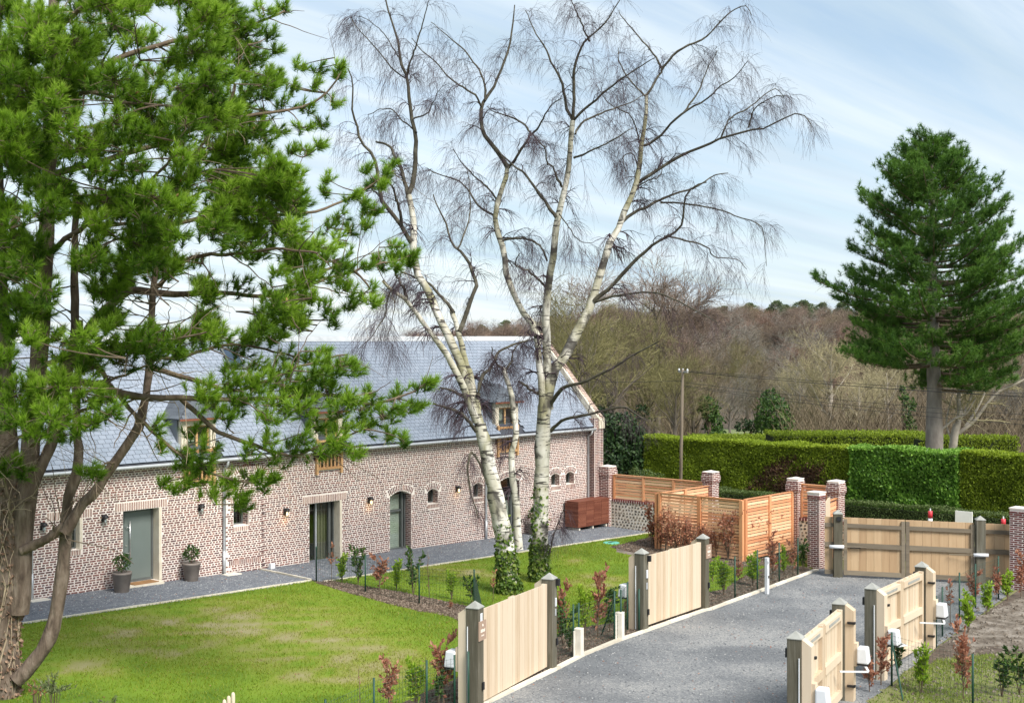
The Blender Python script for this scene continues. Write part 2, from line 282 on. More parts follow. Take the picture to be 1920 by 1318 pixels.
class MB:
    def __init__(s): s.v = []; s.f = []; s.t = []
    def add(s, vs, fs, tone=None):
        n = len(s.v); s.v += [tuple(v) for v in vs]; s.f += [tuple(i+n for i in f) for f in fs]
        s.t += [random.random() if tone is None else tone]*len(vs); return s
    def box(s, x0, x1, y0, y1, z0, z1, tone=None):
        return s.add([(x0, y0, z0), (x1, y0, z0), (x1, y1, z0), (x0, y1, z0), (x0, y0, z1), (x1, y0, z1), (x1, y1, z1), (x0, y1, z1)],
                     [(0, 3, 2, 1), (4, 5, 6, 7), (0, 1, 5, 4), (1, 2, 6, 5), (2, 3, 7, 6), (3, 0, 4, 7)], tone)
    def bar(s, a, b, w, h, up=(0, 0, 1)):
        a, b = Vector(a), Vector(b); d = (b-a).normalized(); u = Vector(up); r = d.cross(u)
        if r.length < 1e-4: r = d.cross(Vector((1, 0, 0)))
        r.normalize(); u = r.cross(d); r *= w/2; u *= h/2
        return s.add([a-r-u, a+r-u, a+r+u, a-r+u, b-r-u, b+r-u, b+r+u, b-r+u], [(3, 2, 1, 0), (4, 5, 6, 7), (0, 1, 5, 4), (1, 2, 6, 5), (2, 3, 7, 6), (3, 0, 4, 7)])
    def tube(s, pts, rad, k=8, cap=True):
        pts = [Vector(p) for p in pts]; n = len(pts); rad = rad if hasattr(rad, '__len__') else [rad]*n; vs = []; fs = []
        ref = Vector((.31, .17, .93)).normalized()
        for i, p in enumerate(pts):
            d = (pts[min(i+1, n-1)]-pts[max(i-1, 0)]).normalized(); a = d.cross(ref)
            if a.length < .1: a = d.cross(Vector((1, 0, 0)))
            a.normalize(); b = d.cross(a)
            for j in range(k):
                q = 2*math.pi*j/k; vs.append(p+a*(math.cos(q)*rad[i])+b*(math.sin(q)*rad[i]))
        for i in range(n-1):
            for j in range(k): fs.append((i*k+j, i*k+(j+1) % k, (i+1)*k+(j+1) % k, (i+1)*k+j))
        if cap: fs += [tuple(range(k-1, -1, -1)), tuple(range((n-1)*k, n*k))]
        return s.add(vs, fs)
    def lathe(s, prof, k=20, cx=0, cy=0):
        vs = []; fs = []; n = len(prof)
        for (r, z) in prof:
            for j in range(k): q = 2*math.pi*j/k; vs.append((cx+r*math.cos(q), cy+r*math.sin(q), z))
        for i in range(n-1):
            for j in range(k): fs.append((i*k+j, i*k+(j+1) % k, (i+1)*k+(j+1) % k, (i+1)*k+j))
        fs += [tuple(range(k-1, -1, -1)), tuple(range((n-1)*k, n*k))]
        return s.add(vs, fs)
    def prism(s, poly, z0, z1):
        n = len(poly); return s.add([(x, y, z0) for x, y in poly]+[(x, y, z1) for x, y in poly],
            [tuple(range(n-1, -1, -1)), tuple(range(n, 2*n))]+[(i, (i+1) % n, n+(i+1) % n, n+i) for i in range(n)])
    def mesh(s, name, smooth=False):
        me = bpy.data.meshes.new(name); me.from_pydata(s.v, [], s.f); me.update()
        if s.v:
            a = me.attributes.new('tone', 'FLOAT', 'POINT'); a.data.foreach_set('value', s.t)
        if smooth:
            for p in me.polygons: p.use_smooth = True
        return me
    def put(s, name, m, parent=None, smooth=False, **pr): return link(name, s.mesh(name, smooth), m, parent, **pr)
def bevel(o, w=.006, seg=2):
    md = o.modifiers.new('bevel', 'BEVEL'); md.width = w; md.segments = seg; md.limit_method = 'ANGLE'; return o
UB_V = np.array([(x, y, z) for z in (-.5, .5) for y in (-.5, .5) for x in (-.5, .5)], float)
UB_F = np.array([(0, 2, 3, 1), (4, 5, 7, 6), (0, 1, 5, 4), (1, 3, 7, 5), (3, 2, 6, 7), (2, 0, 4, 6)])
UNIT = {}
def unit(name, m):
    if (name, m.name) not in UNIT:
        me = mesh_np(name, UB_V, UB_F); me.materials.append(m); UNIT[(name, m.name)] = me
    return UNIT[(name, m.name)]
def pieces(parent, name, items, m, n_single=300, joined='', keyf=None):
    """items: (centre, size, Euler or None). The n_single that come first are objects of their own on one shared mesh; the rest is one joined part."""
    if keyf: items = sorted(items, key=keyf)
    me = unit(name, m)
    for c, sz, e in items[:n_single]:
        o = bpy.data.objects.new(name, me); COL.objects.link(o); o.parent = parent; o.location = c; o.scale = sz
        if e is not None: o.rotation_euler = e
    rest = items[n_single:]
    if rest:
        Vs = []
        for c, sz, e in rest:
            v = UB_V*np.array(sz)
            if e is not None: v = v @ np.array(e.to_matrix()).T
            Vs.append(v+np.array(c))
        k = len(rest); V = np.concatenate(Vs); F = (UB_F[None]+8*np.arange(k)[:, None, None]).reshape(-1, 4)
        link(joined or name+'s', mesh_np(joined or name+'s', V, F, np.repeat(RS.rand(k), 8)), m, parent, kind='stuff')
def nrm(a): return a/np.maximum(np.linalg.norm(a, axis=-1, keepdims=True), 1e-9)
def tubes(P, Rr, k=3):
    """P (m,n,3) polylines, Rr (m,n) radii -> verts, quads"""
    m, n, _ = P.shape
    T = np.empty_like(P); T[:, 1:-1] = P[:, 2:]-P[:, :-2]; T[:, 0] = P[:, 1]-P[:, 0]; T[:, -1] = P[:, -1]-P[:, -2]; T = nrm(T)
    ref = np.tile(np.array([.31, .17, .93]), (m, 1)); d0 = nrm(P[:, -1]-P[:, 0]); ref[np.abs((ref*d0).sum(1)) > .85] = (.93, .3, .2); ref = ref[:, None, :]
    A = nrm(np.cross(T, ref)); B = np.cross(T, A)
    q = 2*math.pi*np.arange(k)/k
    V = P[:, :, None, :] + Rr[:, :, None, None]*(A[:, :, None, :]*np.cos(q)[None, None, :, None] + B[:, :, None, :]*np.sin(q)[None, None, :, None])
    idx = np.arange(m*n*k).reshape(m, n, k); a = idx[:, :-1]; b = np.roll(a, -1, 2); c = idx[:, 1:]; d = np.roll(c, -1, 2)
    return V.reshape(-1, 3), np.stack([a, b, d, c], -1).reshape(-1, 4)
def join(parts):
    Vs, Fs, n = [], [], 0
    for V, F in parts: Vs.append(V); Fs.append(F+n); n += len(V)
    return np.concatenate(Vs), np.concatenate(Fs)
def spawn(rs, P, Rr, n, L, ang, N=5, u0=.2, u1=1., rk=.55, rend=.25, up=.0, droop=.0, wig=.08, lenfall=.5, rmin=.0025):
    """n children on every polyline of the batch"""
    m, k, _ = P.shape; par = np.repeat(np.arange(m), n); u = u0+(u1-u0)*rs.rand(m*n)
    s = u*(k-1); i = np.minimum(s.astype(int), k-2); f = (s-i)[:, None]
    p = P[par, i]*(1-f)+P[par, i+1]*f; t = nrm(P[par, i+1]-P[par, i]); r = Rr[par, i]*(1-f[:, 0])+Rr[par, i+1]*f[:, 0]
    rnd = nrm(rs.randn(m*n, 3)); perp = nrm(rnd-(rnd*t).sum(1, keepdims=True)*t)
    a = R(ang)*(.65+.7*rs.rand(m*n))[:, None]; d = nrm(t*np.cos(a)+perp*np.sin(a)+np.array([0, 0, up]))
    LL = L*(.55+.75*rs.rand(m*n))*(1-lenfall*u); q = np.linspace(0, 1, N)
    C = p[:, None, :]+d[:, None, :]*(LL[:, None]*q)[:, :, None]
    C[:, :, 2] -= droop*LL[:, None]*q[None]**2
    w = np.cumsum(rs.randn(m*n, N, 3)*wig, 1)*(LL[:, None, None]/N); w -= w[:, :1]; C += w
    R0 = np.maximum(r*rk, rmin); Q = R0[:, None]*(1-(1-rend)*q[None]); return C, np.maximum(Q, rmin*.6)
def resample(P, n):
    P = np.array(P, float); s = np.r_[0, np.cumsum(np.linalg.norm(np.diff(P, axis=0), axis=1))]; q = np.linspace(0, s[-1], n)
    i = np.clip(np.searchsorted(s, q, side='right')-1, 0, len(s)-2); f = ((q-s[i])/np.maximum(s[i+1]-s[i], 1e-9))[:, None]
    p0, p1, p2, p3 = P[np.maximum(i-1, 0)], P[i], P[i+1], P[np.minimum(i+2, len(P)-1)]
    return .5*((2*p1)+(-p0+p2)*f+(2*p0-5*p1+4*p2-p3)*f*f+(-p0+3*p1-3*p2+p3)*f**3)
def leaves(rs, C, D, size, width, tilt=.6, N=None, nt=.55):
    """rhombic leaf at every C pointing roughly along D"""
    n = len(C); D = nrm(D+rs.randn(n, 3)*tilt); ref = nrm(rs.randn(n, 3)) if N is None else nrm(N+rs.randn(n, 3)*nt); Sd = nrm(np.cross(D, ref)); sz = (size*(.6+.8*rs.rand(n)))[:, None]; w = sz*width*.5
    Nn = np.cross(Sd, D)*sz*.12
    V = np.stack([C, C+D*sz*.45+Sd*w+Nn, C+D*sz, C+D*sz*.45-Sd*w+Nn], 1).reshape(-1, 3)
    return V, np.arange(n*4).reshape(n, 4), np.repeat(rs.rand(n), 4)
def needles(rs, C, D, n, L, wd, spread=.9, tone=None):
    m = len(C); D = np.repeat(nrm(D), n, 0); C2 = np.repeat(C, n, 0)
    back = rs.rand(m*n)[:, None]; Q = nrm(D*(.35+.75*back)+nrm(rs.randn(m*n, 3))*spread)
    base = C2+D*((back-.6)*L*.9); ll = (L*(.7+.5*rs.rand(m*n)))[:, None]
    ref = nrm(rs.randn(m*n, 3)); Sd = nrm(np.cross(Q, ref))*wd*.5
    V = np.stack([base-Sd, base+Sd, base+Q*ll+np.array([0, 0, .0])], 1).reshape(-1, 3)
    tn = rs.rand(m) if tone is None else tone
    t0 = np.repeat(tn, n)+.08*rs.randn(m*n); tt = np.clip(np.stack([t0*.5, t0*.5, t0*.95+.24*back[:, 0]+.04], 1), 0, 1).ravel()  # tone darkest at needle root, lightest at tip: shade and highlight painted in
    return V, np.arange(m*n*3).reshape(-1, 3), tt
# ================================================================ THE SETTING: ground, lawns, paths, drive
def inpoly(x, y, poly):
    x = np.asarray(x); y = np.asarray(y); c = np.zeros(x.shape, bool); n = len(poly)
    for i in range(n):
        x0, y0 = poly[i]; x1, y1 = poly[i-1]
        if y0 == y1: continue
        c ^= ((y0 > y) != (y1 > y)) & (x < (x1-x0)*(y-y0)/(y1-y0)+x0)
    return c
ang = np.r_[np.linspace(-R(34), R(34), 70), np.linspace(R(34), 2*math.pi-R(34), 40)[1:-1]]
rad = np.r_[.5, 6, 14, 22, 30, 38, 46, 54, 62, 70, 76, 82, 90, 100, 112, 126, 142, 160, 180, 205, 235, 270, 310, 360, 430, 600, 1000, 1800]
A_, D_ = np.meshgrid(HEAD+ang, rad, indexing='ij'); gx = CAM[0]+D_*np.sin(A_); gy = CAM[1]+D_*np.cos(A_)
gz = G(gx, gy)-.02; na, nr = A_.shape; idx = np.arange(na*nr).reshape(na, nr); nxt = np.roll(idx, -1, 0)
F = np.stack([idx[:, :-1], idx[:, 1:], nxt[:, 1:], nxt[:, :-1]], -1).reshape(-1, 4)[:, ::-1]
gm = mesh_np('ground', np.stack([gx, gy, gz], -1).reshape(-1, 3), F)
ground = link('ground', gm, M['terrain'], kind='structure'); gm.materials.append(M['woodfloor']); gm.materials.append(M['field'])
fd = np.array([D_[:-0 or None, :]])[0]; mi = np.zeros((na, nr-1), np.int32); dm = .5*(D_[:, :-1]+D_[:, 1:])
mi[(dm > 128)] = 1; lm = np.tan(A_[:, :1]-HEAD); mi[(dm > 88)] = 1; mi[(dm > 88) & (dm < 128) & (lm > .135) & (lm < .205)] = 2
gm.polygons.foreach_set('material_index', mi.ravel())
def sheet(name, poly, dz, m, kind='structure', **pr):
    me = bpy.data.meshes.new(name); me.from_pydata([(x, y, g(x, y)+dz) for x, y in poly], [], [tuple(range(len(poly)))]); me.update()
    if me.polygons[0].normal.z < 0: me.flip_normals()
    o = link(name, me, m, kind=kind)
    for k, v in pr.items(): o[k] = v
    return o
KPX = [(913, 1318), (1040, 1256), (1046.5, 1252.6), (1092, 1229), (1162, 1200.5), (1207, 1185), (1218, 1181), (1322, 1144.5), (1332, 1143), (1430, 1107), (1532, 1069)]
KW = [tuple(gp(*p)[:2]) for p in KPX]                 # kerb of the drive
d0 = np.array(KW[0])-np.array(KW[1]); d0 /= np.linalg.norm(d0)
KW = [tuple(np.array(KW[0])+d0*14), tuple(np.array(KW[0])+d0*5)]+KW
RB = [at(1745, 1200, 35.3)[:2], at(1640, 1250, 31.8)[:2], at(1580, 1310, 29.8)[:2], at(1498, 1402, 26.1)[:2]]
RBx = [tuple(RB[0]), tuple(RB[3])]
d1 = (np.array(RBx[1])-np.array(RBx[0])); d1 /= np.linalg.norm(d1)
postR = at(1838, 1096, 45.2)[:2]; pillarR = at(1915, 1096, 44.5)[:2]
drive = KW+[(20.6, -12.0), (25, -10.5), (29, -30)]+[tuple(pillarR+np.array([.3, -.6])), tuple(np.array(RBx[0])+np.array([.25, -.1])), tuple(np.array(RBx[1])+np.array([.1, -.25])), tuple(np.array(RBx[1])+d1*12)]
drive = KW+[(20.4, -11.9), tuple(pillarR+np.array([.3, .2])), tuple(np.array(RBx[0])+np.array([.25, -.1])), tuple(np.array(RBx[1])+np.array([.1, -.25])), tuple(np.array(RBx[1])+d1*12)]
sheet('driveway', drive, .006, M['drive'])
sheet('road', [(24.6, 16), (24.6, -40), (30.4, -40), (30.4, 16)], .0, M['asphalt'])
sheet('gravel_path', [(-24, -2.98), (4.93, -2.62), (4.93, .3), (-24, .3)], .012, M['gravel'])
sheet('gravel_path', [(5.07, -3.05), (22.9, -2.98), (22.9, .3), (5.07, .3)], .012, M['gravel'])
lawnp = [(-24, -3.08), (4.95, -2.72), (5.0, -3.12), (22.85, -3.05), (22.85, -9.6)]+[(x-.05, y+.12) for x, y in KW[::-1] if x < 20]+[(-24, -25)]
sheet('lawn', lawnp, .004, M['lawn'])
bedA = [tuple(gp(*p)[:2]) for p in [(612, 1088), (760, 1112), (900, 1142), (950, 1170), (930, 1190), (880, 1180), (850, 1158), (750, 1138), (640, 1108), (590, 1092)]]
bedK = [(x-.04, y+.10) for x, y in KW if -6 < x < 20.2]
bedB = bedK+[(20.1, -11.7), (19.9, -10.6), (17.6, -10.9), (14.0, -12.1), (11.0, -12.0), (7.6, -12.9), (5.4, -12.7), (2.0, -13.6), (-2.4, -14.8), (-6, -16.2)]
bedC = [(22.8, -3.6), (18.2, -4.3), (17.7, -6.5), (18.0, -9.9), (19.3, -10.6), (23, -9.6)]
DRY = [(*gp(*p)[:2], a, b) for p, a, b in (((430, 1172), 3.2, 1.5), ((330, 1215), 1.5, .45), ((560, 1195), 2.2, .9), ((480, 1150), 2.6, .7), ((700, 1232), 1.6, .9), ((240, 1190), 1.4, .6), ((620, 1262), 1.4, .6), ((820, 1060), 1.6, .5), ((880, 1075), 1.5, .6), ((760, 1250), 1.1, .8), ((540, 1235), 1.2, .5), ((1075, 1052), .5, .3), ((1120, 1090), 1.0, .7), ((150, 1250), 1.0, .5))]
def dry(x, y):
    x = np.asarray(x, float); y = np.asarray(y, float); v = np.zeros(x.shape)
    for a, b, ra, rb in DRY:
        u = (x-a)*CH-(y-b)*SH; w = (x-a)*SH+(y-b)*CH; v = np.maximum(v, np.exp(-((u/ra)**2+(w/(rb*2.2))**2)))
    return .95*np.clip(v*(.62+.25*np.sin(x*9+3*np.sin(y*7))*np.sin(y*11+x*4)+.5*np.sin(x*2.7+2*np.sin(y*1.9))*np.sin(y*3.1+x)), 0, 1)
def fray(poly, amp, seed, n=7):
    rs = np.random.RandomState(seed); out = []
    for i in range(len(poly)):
        a = np.array(poly[i]); b = np.array(poly[(i+1) % len(poly)])
        L_ = np.linalg.norm(b-a); k = max(1, int(L_/.35))
        for j in range(k): out.append(tuple(a+(b-a)*j/k+rs.randn(2)*amp*(1 if 0 < j else .3)))
    return out
beds = [fray(bedA, .07, 1), bedB, fray(bedC, .06, 3)]
gs = .22; ix, iy = np.meshgrid(np.arange(-24, 22.9, gs), np.arange(-19, -3, gs), indexing='ij'); ok = inpoly(ix, iy, lawnp); dv = dry(ix, iy)
cell = ok[:-1, :-1] & ok[1:, :-1] & ok[1:, 1:] & ok[:-1, 1:] & ((dv[:-1, :-1]+dv[1:, 1:]+dv[1:, :-1]+dv[:-1, 1:]) > .02); ii = np.arange(ix.size).reshape(ix.shape)
lf = np.stack([ii[:-1, :-1][cell], ii[1:, :-1][cell], ii[1:, 1:][cell], ii[:-1, 1:][cell]], -1)
link('worn_lawn', mesh_np('worn_lawn', np.stack([ix, iy, G(ix, iy)+.0065], -1).reshape(-1, 3), lf, dv.ravel()), M['lawn'], kind='structure')
for b_ in beds: sheet('planting_bed', b_, .009, M['soil'])
# right-hand plot: bare dry soil with thin grass
plot = [tuple(pillarR+np.array([.4, .1])), tuple(np.array(RBx[0])+np.array([.32, -.14])), tuple(np.array(RBx[1])+np.array([.14, -.35])), tuple(np.array(RBx[1])+d1*12+np.array([.1, -.3])), (-12, -45), (20, -45), (27, -26)]
sheet('garden_soil', plot, .004, M['soil'])
dryp = fray([tuple(gp(*p)[:2]) for p in [(1790, 1190), (1850, 1150), (1900, 1128), (1990, 1110), (2080, 1150), (2050, 1225), (1940, 1222), (1860, 1212), (1800, 1225)]], .12, 5)
sheet('dry_soil_patch', dryp, .008, M['drysoil'])
dirt = fray([tuple(gp(*p)[:2]) for p in [(1158, 1026), (1200, 1020), (1260, 1032), (1240, 1040), (1185, 1041), (1155, 1035)]], .08, 6)
sheet('bare_soil_patch', dirt, .007, M['drysoil'])
def pebbles(name, poly, n, seed, m, s, label):
    rs = np.random.RandomState(seed); xs = [p[0] for p in poly]; ys = [p[1] for p in poly]
    x = rs.uniform(min(xs), max(xs), n); y = rs.uniform(min(ys), max(ys), n); k = inpoly(x, y, poly); x, y = x[k], y[k]; c = len(x); z = G(x, y)+.012
    o_ = np.array([(1, 0, 0), (-.5, .8, 0), (-.5, -.8, 0), (0, 0, .8)]); sz = s*(.5+rs.rand(c)**2*1.3)
    a = rs.rand(c)*6.28; ca, sa = np.cos(a), np.sin(a)
    V = np.stack([np.stack([x+sz*(o[0]*ca-o[1]*sa), y+sz*(o[0]*sa+o[1]*ca), z+sz*o[2]], -1) for o in o_], 1).reshape(-1, 3)
    b = 4*np.arange(c)[:, None, None]; F_ = (np.array([(0, 1, 3), (1, 2, 3), (2, 0, 3)])[None]+b).reshape(-1, 3)
    o = link(name, mesh_np(name, V, F_, np.repeat(rs.rand(c), 4)), m, kind='stuff'); o['label'] = label; o['category'] = 'gravel'
def blades(name, poly, n, excl, m, h, seed, label, patch=None):
    rs = np.random.RandomState(seed); xs = [p[0] for p in poly]; ys = [p[1] for p in poly]
    x = rs.uniform(min(xs), max(xs), n); y = rs.uniform(min(ys), max(ys), n); k = inpoly(x, y, poly)
    for e in excl: k &= ~inpoly(x, y, e)
    dx, dy = x-CAM[0], y-CAM[1]; D = dx*SH+dy*CH; L_ = (dx*CH-dy*SH)/np.maximum(D, .1); k &= (D > 20) & (np.abs(L_) < .42)
    x, y = x[k], y[k]
    q = np.sin(x*.9+1.3*np.sin(y*.7))*np.sin(y*1.1+.8*np.sin(x*.6))
    if patch is not None: kk = rs.rand(len(x)) < np.clip(.62+patch*.5*q-.45*dry(x, y), .05, 1); x, y, q = x[kk], y[kk], q[kk]
    c = len(x); z = G(x, y)+.004; hh = h*(.6+.8*rs.rand(c)); a = rs.rand(c)*2*math.pi; w = .006+.007*rs.rand(c)
    lean = rs.randn(c, 2)*.45*hh[:, None]
    V = np.stack([np.stack([x-np.cos(a)*w, y-np.sin(a)*w, z], -1), np.stack([x+np.cos(a)*w, y+np.sin(a)*w, z], -1), np.stack([x+lean[:, 0], y+lean[:, 1], z+hh], -1)], 1).reshape(-1, 3)
    tn = np.clip(.30+.12*q+.55*dry(x, y)+.17*rs.randn(c), 0, 1)
    o = link(name, mesh_np(name, V, np.arange(3*c).reshape(-1, 3), np.repeat(tn, 3)), m, kind='stuff'); o['label'] = label; o['category'] = 'grass'
blades('lawn_grass', lawnp, 620000, beds+[dirt], M['grass'], .055, 11, 'short bright green lawn grass in front of the brick barn', .55)
plot2 = fray([tuple(gp(*p)[:2]) for p in [(1640, 1330), (1690, 1262), (1760, 1236), (1850, 1226), (1960, 1228), (2040, 1240), (2040, 1420), (1640, 1420)]], .1, 8)
M['mulch'] = mat('bark_mulch', [(.0, (.05, .035, .026)), (.5, (.115, .085, .062)), (1., (.24, .19, .15))], 5, 3, .95, tone=.95)
for b_, n_, sd in ((bedA, 15000, 31), (bedB, 26000, 32), (bedC, 9000, 33)): pebbles('bark_mulch', b_, n_, sd, M['mulch'], .032, 'brown bark mulch and clods on the planting bed')
pebbles('soil_clods', [tuple(gp(*p)[:2]) for p in [(1640, 1330), (1745, 1215), (1830, 1140), (1960, 1105), (2040, 1240), (2040, 1420)]], 6000, 34, M['drysoil'], .04, 'loose dry clods of soil on the bare plot at the right')
sheet('thin_grass', plot2, .008, M['terrain'])
blades('sparse_grass', plot2, 60000, [dryp], M['drygrass'], .07, 12, 'thin pale grass on the bare soil right of the drive', 1.0)
# kerbs
def kerb_run(name, pts, w, h, L_, lift):
    root = bpy.data.objects.new(name, None); COL.objects.link(root); root['kind'] = 'structure'
    items = []
    for a, b in zip(pts[:-1], pts[1:]):
        a, b = np.array(a), np.array(b); d = b-a; n = max(1, int(round(np.linalg.norm(d)/L_)))
        for i in range(n):
            c = a+d*(i+.5)/n; yaw = math.atan2(d[1], d[0]); zz_ = g(*c)+lift-h/2
            sl = math.atan2(g(*(c+d/np.linalg.norm(d)))-g(*c), 1)
            items.append(((c[0], c[1], zz_+random.uniform(-.006, .006)), (np.linalg.norm(d)/n-.012, w, h), (Matrix.Rotation(yaw+random.uniform(-.008, .008), 3, 'Z') @ Matrix.Rotation(-sl, 3, 'Y')).to_euler()))
    pieces(root, 'kerb_stone', items, M['kerb'])
kerb_run('drive_kerb', KW, .13, .3, 1.0, .06)
kerb_run('path_kerb', [(-24, -3.03), (4.9, -2.67)], .06, .2, 1.0, .045)
kerb_run('path_kerb', [(5.12, -3.09), (22.8, -3.02)], .06, .2, 1.0, .045)
kerb_run('path_kerb', [(5.0, -.05), (5.0, -2.62)], .06, .2, 1.0, .05)
# fallen leaves and needles
def litter(name, poly, n, seed, m, size, label):
    rs = np.random.RandomState(seed); xs = [p[0] for p in poly]; ys = [p[1] for p in poly]; x = rs.uniform(min(xs), max(xs), n); y = rs.uniform(min(ys), max(ys), n); k = inpoly(x, y, poly); x, y = x[k], y[k]; c = len(x)
    V, F_, tn = leaves(rs, np.stack([x, y, G(x, y)+.022], -1), rs.randn(c, 3)*np.array([1, 1, .15]), size, .6, .1, np.tile([0, 0, 1.], (c, 1)), .3); o = link(name, mesh_np(name, V, F_, tn), m, kind='stuff'); o['label'] = label; o['category'] = 'leaves'
litter('fallen_leaves', drive, 900, 41, M['copper'], .05, 'brown fallen leaves scattered on the drive gravel')
litter('fallen_leaves', lawnp, 2600, 42, M['copper'], .05, 'brown fallen leaves scattered over the lawn')
litter('fallen_leaves', [(-16, -2.9), (22.8, -2.9), (22.8, 0), (-16, 0)], 500, 43, M['copper'], .05, 'brown fallen leaves along the gravel path')
# loose stones on the drive and paths
M['pebble'] = mat('pebble', [(.0, (.11, .12, .135)), (.5, (.21, .22, .235)), (1., (.38, .38, .375))], 5, 3, .85, tone=.95)
pebbles('loose_gravel', drive, 22000, 21, M['pebble'], .020, 'loose grey gravel scattered over the drive')
pebbles('loose_gravel', [(-20, -2.9), (22.8, -2.9), (22.8, 0), (-20, 0)], 16000, 22, M['pebble'], .018, 'loose blue grey gravel along the barn wall')

# ================================================================ THE BARN (its facade is the plane y = 0, x runs along it)
barn = thing('brick_barn', 'long brick barn with slate roof, three dormers and grey door', 'barn')
X0, X1, EAVE = -10.0, 23.0, 3.66
OPEN = [  # x0, x1, z0, z1 (spring height for arches), rise, kind
    dict(n='win1', x0=-2.15, x1=-1.5, z0=1.31, z1=2.22, r=0, k='stone_window'),
    dict(n='door', x0=-.07, x1=1.19, z0=.06, z1=2.28, r=0, k='door'),
    dict(n='small', x0=3.93, x1=4.55, z0=1.40, z1=2.14, r=0, k='window'),
    dict(n='slide', x0=7.12, x1=8.49, z0=-.29, z1=1.84, r=0, k='slide'),
    dict(n='arch1', x0=10.86, x1=11.93, z0=-.29, z1=1.78, r=.14, k='archdoor'),
    dict(n='w2', x0=12.78, x1=13.32, z0=1.29, z1=1.77, r=.09, k='window'),
    dict(n='w3', x0=15.25, x1=15.79, z0=1.29, z1=1.79, r=.09, k='window'),
    dict(n='arch2', x0=16.68, x1=17.95, z0=-.42, z1=1.80, r=.16, k='archdoor'),
    dict(n='w4', x0=19.91, x1=20.46, z0=1.36, z1=1.80, r=.09, k='window'),
    dict(n='w5', x0=20.86, x1=21.41, z0=1.37, z1=1.80, r=.09, k='window'),
    dict(n='d1', x0=2.16, x1=3.12, z0=3.0, z1=EAVE, r=0, k='dormer'),
    dict(n='d2', x0=7.47, x1=8.45, z0=3.0, z1=EAVE, r=0, k='dormer'),
    dict(n='d3', x0=16.67, x1=17.70, z0=3.0, z1=EAVE, r=0, k='dormer')]
def arc(o, x):
    if not o['r']: return o['z1']
    w = o['x1']-o['x0']; Rr = (w*w/4+o['r']**2)/(2*o['r']); cz = o['z1']+o['r']-Rr; c = (o['x0']+o['x1'])/2
    return cz+math.sqrt(max(Rr*Rr-(x-c)**2, 0))
DEP = .45
xs = sorted({X0, X1}|{o['x0'] for o in OPEN}|{o['x1'] for o in OPEN}); zs = sorted({-1.2, EAVE}|{o['z0'] for o in OPEN}|{o['z1']+o['r'] for o in OPEN})
mw = MB()
for i in range(len(xs)-1):
    run = None
    for j in range(len(zs)-1):
        cx_, cz_ = (xs[i]+xs[i+1])/2, (zs[j]+zs[j+1])/2
        hole = any(o['x0'] < cx_ < o['x1'] and o['z0'] < cz_ < o['z1']+o['r'] for o in OPEN)
        if not hole:
            if run is None: run = zs[j]
        if (hole or j == len(zs)-2) and run is not None:
            mw.box(xs[i], xs[i+1], 0, DEP, run, zs[j] if hole else zs[j+1]); run = None
for o in OPEN:
    if o['r']:
        n = 10
        for i in range(n):
            a = o['x0']+(o['x1']-o['x0'])*i/n; b = o['x0']+(o['x1']-o['x0'])*(i+1)/n
            mw.box(a, b, .001, DEP-.001, min(arc(o, a), arc(o, b)), o['z1']+o['r'])
mw.put('wall', M['mortar'], barn)
mg = MB(); RY = 3.05; RZ = 7.44                                   # gable and back
for gx0, gx1 in ((X0, X0+.4), (X1-.4, X1)):
    mg.add([(gx0, .45, -1.2), (gx0, 6.1, -1.2), (gx0, 6.1, 3.7), (gx0, RY, 7.3), (gx0, .45, 4.35), (gx1, .45, -1.2), (gx1, 6.1, -1.2), (gx1, 6.1, 3.7), (gx1, RY, 7.3), (gx1, .45, 4.35)],
           [(0, 1, 2, 3, 4), (9, 8, 7, 6, 5), (0, 5, 6, 1), (1, 6, 7, 2), (2, 7, 8, 3), (3, 8, 9, 4), (4, 9, 5, 0)])
mg.box(X0+.4, X1-.4, 5.7, 6.1, -1.2, 3.7); mg.put('gable_wall', M['mortar'], barn)
